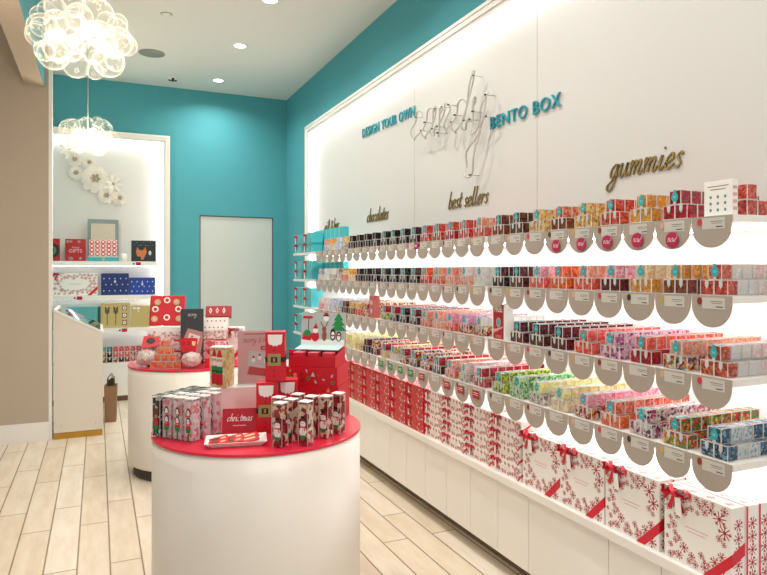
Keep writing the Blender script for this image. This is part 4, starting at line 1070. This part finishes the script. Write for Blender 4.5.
# red patterned gift box pile with the open scene box
PI_ = (.958, 2.905); PA = R(-36)
def big_red(w_, d, h, z, label, seed, dx=0):
    rnd = random.Random(seed); t = empty('large_red_gift_box', (PI_[0] + dx, PI_[1] + dx, z), PA, label, 'gift box', 'large red patterned gift boxes')
    b = MB(); b.box((0, 0, h / 2), (w_, d, h), RED); pattern(b, w_, h, FR(d), rnd, int(w_ * h * 1700), 1.2); pattern(b, w_ - .02, d - .02, top_M(h) @ Matrix.Translation((0, 0, -d / 2 + .01)), rnd, 22, 1.0); b.build('box_body', t)
    return t
big_red(.262, .195, .166, TT, 'large red patterned gift box at the bottom of the near table pile', 3)
big_red(.25, .19, .084, TT + .1675, 'slimmer red patterned gift box in the middle of the near table pile', 6)
zt = TT + .253
t = empty('open_scene_gift_box', (PI_[0], PI_[1], zt), PA, 'open red gift box with a winter scene lid on top of the near table pile', 'chocolate box')
w_, d, h = .225, .18, .06
b = MB(); b.b2((-w_ / 2, -d / 2, 0), (w_ / 2, d / 2, .006), RED); b.b2((-w_ / 2, -d / 2, .006), (w_ / 2, -d / 2 + .004, h - .012), RED); b.b2((-w_ / 2, d / 2 - .004, .006), (w_ / 2, d / 2, h + .02), RED)
for k in (-1, 1): b.prism([(-d / 2, .006), (d / 2, .006), (d / 2, h + .02), (-d / 2, h - .012)], RED, side_M(w_, k) @ Matrix.Translation((0, .004, 0)), .004)
b.build('box_base', t)
for k in (-1, 0, 1):
    b = MB(); b.box((k * .072, -.05, .038), (.052, .05, .056), mat('rose_red_candy', 'D23A4A', .35, coat=.3)); o = b.build('sweet', t); bev(o, .004)
b = MB(); b.b2((-w_ / 2 + .005, -.086, .006), (w_ / 2 - .005, -.015, .012), BLACK); b.build('inner_tray', t)
b = MB(); b.prism([(-w_ / 2 + .005, -.02), (w_ / 2 - .005, -.02), (w_ / 2 - .005, .084), (-w_ / 2 + .005, .084)], ICE, Matrix.Translation((0, 0, h + .012)) @ Matrix.Rotation(R(-90 + 6), 4, 'X'), .004); b.build('snow_card', t)
lid = MB(); LT = Matrix.Translation((0, .086, h + .018)) @ Matrix.Rotation(R(-8), 4, 'X')
lid.prism([(-w_ / 2, 0), (w_ / 2, 0), (w_ / 2, .165), (-w_ / 2, .165)], mat('lid_grey_print', 'B4BCBA', .5), LT, .008)
lid.prism([(-w_ / 2 - .001, -.001), (w_ / 2 + .001, -.001), (w_ / 2 + .001, .167), (-w_ / 2 - .001, .167)], RED, LT @ Matrix.Translation((0, .004, 0)), .003)
lo = lid.build('lid', t)
a = MB(); M = LT @ Matrix.Translation((0, -.0082, 0))
a.rect(0, .016, w_ * .98, .032, WPAPER, M, .0004)
a.prism([(-.105, .03), (-.06, .025), (-.055, .06), (-.075, .07), (-.1, .065)], RED, M @ Matrix.Translation((0, -.0006, 0)), .0006); a.disc(-.08, .062, .018, .016, GREEN, M, .0005, 14, -.0014); a.rect(-.075, .1, .004, .08, BROWN, M, .0005, 0, -.0005); a.rect(-.08, .14, .05, .012, RED, M, .0005, 0, -.0012)
a.disc(-.038, .045, .02, .024, RED, M, .0005, 14, -.002); a.disc(-.038, .075, .014, .014, WPAPER, M, .0005, 14, -.0026); a.prism([(-.052, .084), (-.024, .084), (-.036, .112)], RED, M @ Matrix.Translation((0, -.003, 0)), .0005)
a.disc(.008, .05, .012, .026, mat('deer_brown_print', '9A4A2A', .5), M, .0005, 14, -.0005); a.disc(.006, .082, .011, .013, mat('deer_brown_print', '9A4A2A'), M, .0005, 12, -.001)
for g_ in (-1, 1): a.rect(.006 + g_ * .012, .105, .004, .03, BROWN, M, .0005, -g_ * .5, -.0005)
a.disc(.014, .135, .014, .015, WPAPER, M, .0005, 12, -.0005); a.rect(.014, .148, .03, .006, BLACK, M, .0005, 0, -.001); a.rect(.014, .156, .02, .012, DRED, M, .0005, 0, -.001)
for z, q in ((.075, .042), (.10, .034), (.125, .024)): a.prism([(.078 - q, z), (.078 + q, z), (.078, z + .04)], GREEN, M @ Matrix.Translation((0, -.0005 - z * .004, 0)), .0005)
for x, hh in ((.052, .05), (.082, .042)):
    a.disc(x, .045 + (hh - .04), .014, .026 * hh / .045, BLACK, M, .0005, 14, -.0022); a.disc(x, .043 + (hh - .04), .009, .018, WPAPER, M, .0005, 14, -.0028); a.rect(x, .052, .024, .007, RED, M, .0005, 0, -.0034)
a.build('scene_print', t)

# white riser, boxes and poster standing on it
t = empty('display_riser', (.652, 3.135, TT), R(-12), 'low white riser block at the back of the near table', 'display riser')
b = MB(); b.b2((-.17, -.075, 0), (.17, .075, .143), WHITE); o = b.build('riser_block', t); bev(o, .002)
ZR = TT + .1436
elf = tall_box('elf', .085, .188); elf.location = (.548, 3.125, ZR); elf.rotation_euler = (0, 0, R(-38)); tag(elf, 'clear square popcorn tub with two red-hatted elf figures on the white riser', 'candy box'); elf['_used'] = 1
t = empty('poster_stand', (.725, 3.10, ZR), R(-16), 'pink holiday poster in a clear stand reading merry and bright', 'poster')
b = MB(); b.b2((-.105, -.003, .004), (.105, .003, .262), PINKP); b.build('poster_sheet', t)
b = MB(); b.b2((-.108, -.005, 0), (.108, -.0035, .266), CLEARP); b.b2((-.108, .0035, 0), (.108, .005, .266), CLEARP); b.b2((-.108, -.035, 0), (.108, .035, .0035), CLEARP); b.build('clear_holder', t)
a = MB(); M = FR(.0062); script_into(a, 'merry & bright', .0, .205, .017, DRED, M, .8, ext=.0004, pen=(.05, .12))
a.rect(0, .247, .15, .004, DRED, M, .0004); a.rect(.03, .178, .05, .018, DRED, M, .0004); a.rect(.03, .178, .034, .003, WPAPER, M, .0004, 0, -.0005)
a.prism([(-.06, .05), (.055, .035), (.07, .07), (-.05, .09)], mat('poster_red_print', 'C2413F', .5), M, .0004); a.prism([(-.06, .09), (.07, .07), (.075, .15), (-.05, .165)], LGREY, M, .0004)
for x, z in ((-.03, .12), (.0, .13), (.03, .115), (.05, .12)): a.disc(x, z, .009, .013, WPAPER, M, .0004, 12, -.0005); a.disc(x, z + .014, .006, .006, DRED, M, .0004, 10, -.0009)
a.build('poster_print', t)

# card and tray of flat packets
t = empty('greeting_sign_card', (.553, 2.742, TT), R(-14), 'red card lettered in white script leaning behind the packet tray', 'sign')
b = MB(); LC = Matrix.Rotation(R(-14), 4, 'X'); b.prism([(-.072, 0), (.072, 0), (.072, .108), (-.072, .108)], mat('crimson_card', 'B20F28', .45), LC, .0025)
b.prism([(-.02, 0), (.02, 0), (0, .08)], mat('crimson_card', 'B20F28'), Matrix.Translation((0, .028, 0)) @ Matrix.Rotation(R(16), 4, 'X'), .001); b.build('card', t)
a = MB(); script_into(a, 'christmas', 0, .055, .016, WPAPER, LC @ Matrix.Translation((0, -.0026, 0)), .85, ext=.0004, pen=(.09, .2)); a.rect(0, .036, .055, .004, PINKP, LC @ Matrix.Translation((0, -.0026, 0)), .0004); a.build('lettering', t)
TRX, TRY, TRZ = .512, 2.603, R(-12)
t = empty('packet_tray', (TRX, TRY, TT), TRZ, 'shallow white tray holding red flat packets on the near table', 'tray')
b = MB(); b.add([(-.10, -.055, 0), (.10, -.055, 0), (.10, .055, 0), (-.10, .055, 0), (-.122, -.072, .02), (.122, -.072, .02), (.122, .072, .02), (-.122, .072, .02), (-.118, -.068, .02), (.118, -.068, .02), (.118, .068, .02), (-.118, .068, .02), (-.098, -.053, .003), (.098, -.053, .003), (.098, .053, .003), (-.098, .053, .003)],
  [(0, 3, 2, 1), (0, 1, 5, 4), (1, 2, 6, 5), (2, 3, 7, 6), (3, 0, 4, 7), (4, 5, 9, 8), (5, 6, 10, 9), (6, 7, 11, 10), (7, 4, 8, 11), (8, 9, 13, 12), (9, 10, 14, 13), (10, 11, 15, 14), (11, 8, 12, 15), (12, 13, 14, 15)], WTRIM); b.build('tray_body', t)
TM = Matrix.Translation((TRX, TRY, TT)) @ Matrix.Rotation(TRZ, 4, 'Z')
for k in range(6):
    row = k % 2; c_ = k // 2
    p = TM @ Vector((-.068 + c_ * .060, -.030 + row * .052, .006 + c_ * .004 + .004))
    o = empty('flat_candy_packet', p, 0, f'red flat candy packet in the tray, {["left", "middle", "right"][c_]} of the {"back" if row else "front"} row', 'candy packet', 'red packets in the white tray')
    o.rotation_euler = (R(4), R(-9), TRZ + R(8 + 5 * row))
    b = MB(); b.box((0, 0, .003), (.078, .052, .006), RED); q = b.build('packet', o); bev(q, .002)
    a = MB(); a.rect(-.014 if c_ < 2 else 0, 0, .026 if c_ < 2 else .05, .030 if c_ < 2 else .014, BROWN if c_ < 2 else mat('cream_gold_print', 'E8CE96', .4), top_M(.006), .0004)
    if c_ < 2: a.rect(.018, 0, .02, .012, mat('cream_gold_print', 'E8CE96'), top_M(.006), .0004)
    a.build('packet_print', o)

# ---- things on the far table
def flat_stack(x, y, w_, d, h, n, rz, where, seed, grp):
    proto = None
    for k in range(n):
        rnd = random.Random(seed + k); t = empty('snowflake_gift_box', (x, y, TT + k * (h + .0008)), rz, f'red and white snowflake gift box, {["bottom", "middle", "top"][k]} of {where}', 'gift box', grp)
        b = MB(); b.box((0, 0, h / 2), (w_, d, h), WPAPER); flake_ring(b, w_, h, FR(d), DRED, rnd, 22, .009, .018, False); flake_ring(b, d, h, side_M(w_, 1), DRED, rnd, 10, .009, .016, False)
        b.build('box_body', t)
        r_ = MB(); r_.rect(0, .007, w_, .012, RIB, FR(d), .001); r_.build('ribbon', t); r_ = MB(); r_.rect(0, .007, d, .012, RIB, side_M(w_, 1), .001); r_.build('ribbon', t)
flat_stack(.475, 5.13, .255, .17, .083, 3, R(-12), 'the left pile on the far table', 30, 'snowflake gift boxes on the far table')
zt = TT + .252
t = empty('open_gift_box', (.475, 5.13, zt), R(-12), 'open red tray lid with round sweets on top of the left far pile', 'chocolate box')
b = MB(); b.b2((-.12, -.08, 0), (.12, .075, .022), WPAPER); b.build('box_base', t)
LT = Matrix.Translation((0, .07, .022)) @ Matrix.Rotation(R(-13), 4, 'X')
b = MB(); b.prism([(-.13, .0), (.13, .0), (.135, .235), (-.125, .235)], RED, LT, .03)
o = b.build('lid', t); bev(o, .01, 3)
for k, (x, z) in enumerate(((0, .195), (-.085, .125), (.085, .125), (0, .06), (-.07, .18), (.07, .18), (-.09, .05), (.09, .05))):
    a = MB(); Mx = LT @ Matrix.Translation((0, -.0305, 0)); cm = WPAPER if k < 4 else KRAFT
    a.disc(x, z, .024, .024, cm, Mx, .006, 16); a.disc(x, z, .014, .014, RED if k < 4 else PINKP, Mx, .002, 12, -.006); a.build('sweet', t)
flat_stack(.83, 5.02, .175, .15, .083, 3, R(-16), 'the right pile on the far table', 50, 'snowflake gift boxes on the far table')
t = empty('open_gift_box', (.83, 5.02, TT + .252), R(-16), 'small snowflake box with tilted red sweet tray on the right far pile', 'chocolate box')
b = MB(); TL = Matrix.Translation((0, .0, .0)); b.add([(-.10, -.075, 0), (.09, -.075, 0), (.09, .07, 0), (-.10, .07, 0), (-.085, -.05, .09), (.105, -.05, .09), (.09, .07, .09), (-.10, .07, .09)], [(0, 3, 2, 1), (0, 1, 5, 4), (1, 2, 6, 5), (2, 3, 7, 6), (3, 0, 4, 7), (4, 5, 6, 7)], WPAPER)
rnd = random.Random(77); Mx = Matrix.Translation((0, -.0755, 0)) @ Matrix.Rotation(R(-15.5), 4, 'X')
for k in range(10): b.rect(-.07 + .016 * k, .018 + .05 * (k % 2) , .008, .012, DRED, Mx, .001, k)
b.build('box_base', t)
b = MB(); Mx = Matrix.Translation((.015, -.02, .0915)) @ Matrix.Rotation(R(-24), 4, 'X'); b.prism([(-.085, 0), (.1, 0), (.1, .085), (-.085, .085)], DRED, Mx, .02); b.prism([(-.09, -.0), (.105, -.0), (.105, .09), (-.09, .09)], RED, Mx @ Matrix.Translation((0, .03, 0)), .03); b.build('lid', t)
for k in (-1, 0, 1):
    a = MB(); a.prism([(k * .05 - .012, .045), (k * .05, .02), (k * .05 + .012, .045), (k * .05, .07)], WPAPER, Mx @ Matrix.Translation((0, -.0205, 0)), .004); a.disc(k * .05, .045, .007, .007, RED, Mx, .003, 10, -.0246); a.build('sweet', t)
w2 = snow_gift(.14, .13, .25, flakes=26, r=(.010, .02), seed=61); w2.location = (1.0, 5.14, TT); w2.rotation_euler = (0, 0, R(-20)); tag(w2, 'snowflake gift box with red bow at the right edge of the far table', 'gift box')
t = empty('poster_stand', (.645, 4.945, TT), R(-14), 'dark photo poster of a gift box standing on the far table', 'poster')
b = MB(); b.b2((-.083, -.003, .003), (.083, .003, .415), CHAR); b.build('poster_sheet', t)
b = MB(); b.b2((-.086, -.0048, 0), (.086, -.0033, .418), CLEARP); b.b2((-.086, -.03, 0), (.086, .03, .003), CLEARP); b.build('clear_holder', t)
a = MB(); M = FR(.0062); script_into(a, 'merry', .0, .36, .017, WPAPER, M, .8, ext=.0004, pen=(.05, .12))
a.prism([(-.075, .10), (.06, .06), (.078, .19), (.078, .24), (-.03, .27), (-.06, .20)], mat('poster_rose_print', 'C9928C', .5), M, .0004); a.prism([(-.04, .17), (.04, .15), (.06, .21), (-.02, .235)], WPAPER, M @ Matrix.Translation((0, -.0005, 0)), .0004)
for x, z in ((-.01, .19), (.02, .185), (.0, .21)): a.disc(x, z, .008, .006, DRED, M, .0004, 10, -.001)
a.rect(0, .04, .13, .03, mat('poster_rose_print', 'C9928C'), M, .0004); a.build('poster_print', t)
def bowl(x, y, r, label, m, sweets):
    t = empty('glass_bowl', (x, y, TT), 0, label, 'bowl', 'glass bowls of sweets on the far table')
    pr = [(.0001, .001), (r * .5, .001), (r * .85, r * .35), (r, r * .8), (r * .93, r * 1.25), (r * .90, r * 1.25), (r * .96, r * .8), (r * .8, r * .38), (r * .45, .01), (.0001, .01)]
    MB().lathe(pr, CASE, None, 28).build('bowl_body', t)
    o = MB().lathe([(.0001, .012), (r * .45, .012), (r * .8, r * .42), (r * .93, r * .8), (r * .7, r * 1.25), (.0001, r * 1.45)], sweets, None, 24).build('sweets', t)
bowl(.33, 4.98, .085, 'left glass bowl of pale sweets on the far table', None, candy('white_pebbles', ['E9DCD2', 'F6F0EA', 'D8C2B8', 'C9A49A'], 40))
bowl(.618, 4.765, .080, 'right glass bowl of white sweets with red packets standing in it', None, candy('white_balls', ['F4ECE6', 'FFFFFF', 'E4CFC8', 'D9A8A8'], 40))
for k in range(3):
    o = empty('flat_candy_packet', (.575 + k * .024, 4.775, TT + .125), 0, f'red packet standing in the right glass bowl, {["left", "middle", "right"][k]}', 'candy packet', 'red packets in the glass bowl')
    o.rotation_euler = (R(-6), R(-16 + 13 * k), R(-10))
    b = MB(); b.box((0, 0, .04), (.05, .004, .10), RED); q = b.build('packet', o); a = MB(); a.rect(0, .05, .026, .03, mat('cream_gold_print', 'E8CE96') if k == 2 else DRED, FR(.004), .0006); a.build('packet_print', o)
o = empty('flat_candy_packet', (.35, 5.0, TT + .13), R(-8), 'square red packet with a dark flower lying on the left glass bowl', 'candy packet')
b = MB(); b.prism([(-.06, 0), (.06, .01), (.065, .09), (-.045, .10)], RED, Matrix.Rotation(R(-35), 4, 'X'), .006); b.build('packet', o)
b = MB(); b.disc(.005, .055, .032, .026, BLACK, Matrix.Rotation(R(-35), 4, 'X'), .001, 9, -.006); b.disc(.005, .055, .014, .012, CHAR, Matrix.Rotation(R(-35), 4, 'X'), .001, 8, -.0075); b.build('packet_print', o)
OC = candy('orange_slices', ['F27A3C', 'F79A60', 'E8602C'], 60)
of = lump_cube(OC).mesh('sweets')
n = 0
for lv, cnt in ((0, 4), (1, 3), (2, 2), (3, 1)):
    for i in range(cnt):
        p = Vector((.375 + lv * .024 * .9 + i * .0505, 4.845 + .012 - i * .020 - lv * .006 + .0, TT + lv * .0502))
        o = bpy.data.objects.new('candy_cube', case_me); C.objects.link(o); o.location = p; o.rotation_euler = (0, 0, R(-22))
        tag(o, f'orange candy cube in the far table pyramid, {["bottom", "second", "third", "top"][lv]} layer' + (f', {ordn[i]} from the left' if cnt > 1 else ''), 'candy box', 'orange candy cubes on the far table')
        fo = bpy.data.objects.new('sweets', of); C.objects.link(fo); fo.parent = o
t = empty('clear_pink_candy_box', (.745, 4.745, TT), R(-14), 'tall clear box of pink sweets with crimson base beside the right bowl', 'candy box')
b = MB(); b.box((0, 0, .032), (.07, .05, .064), RED); b.build('box_base', t); b = MB(); b.box((0, 0, .13), (.068, .048, .13), candy('rose_sweets', ['D98A90', 'E8B4B6', 'C06068'], 45)); b.build('sweets', t)
b = MB(); b.disc(0, .115, .018, .022, DRED, FR(.05), .001, 16); b.build('label', t)
t = empty('clear_pink_candy_box', (.47, 4.95, TT), R(-14), 'pale clear candy box with dotted print behind the orange cubes', 'candy box')
b = MB(); b.box((0, 0, .105), (.085, .05, .21), candy('blush_sweets', ['E6C4C2', 'F2DEDA', 'D29A9A'], 50)); b.build('sweets', t)
b = MB(); b.disc(0, .15, .022, .026, PINKP, FR(.05), .001, 16); b.build('label', t)
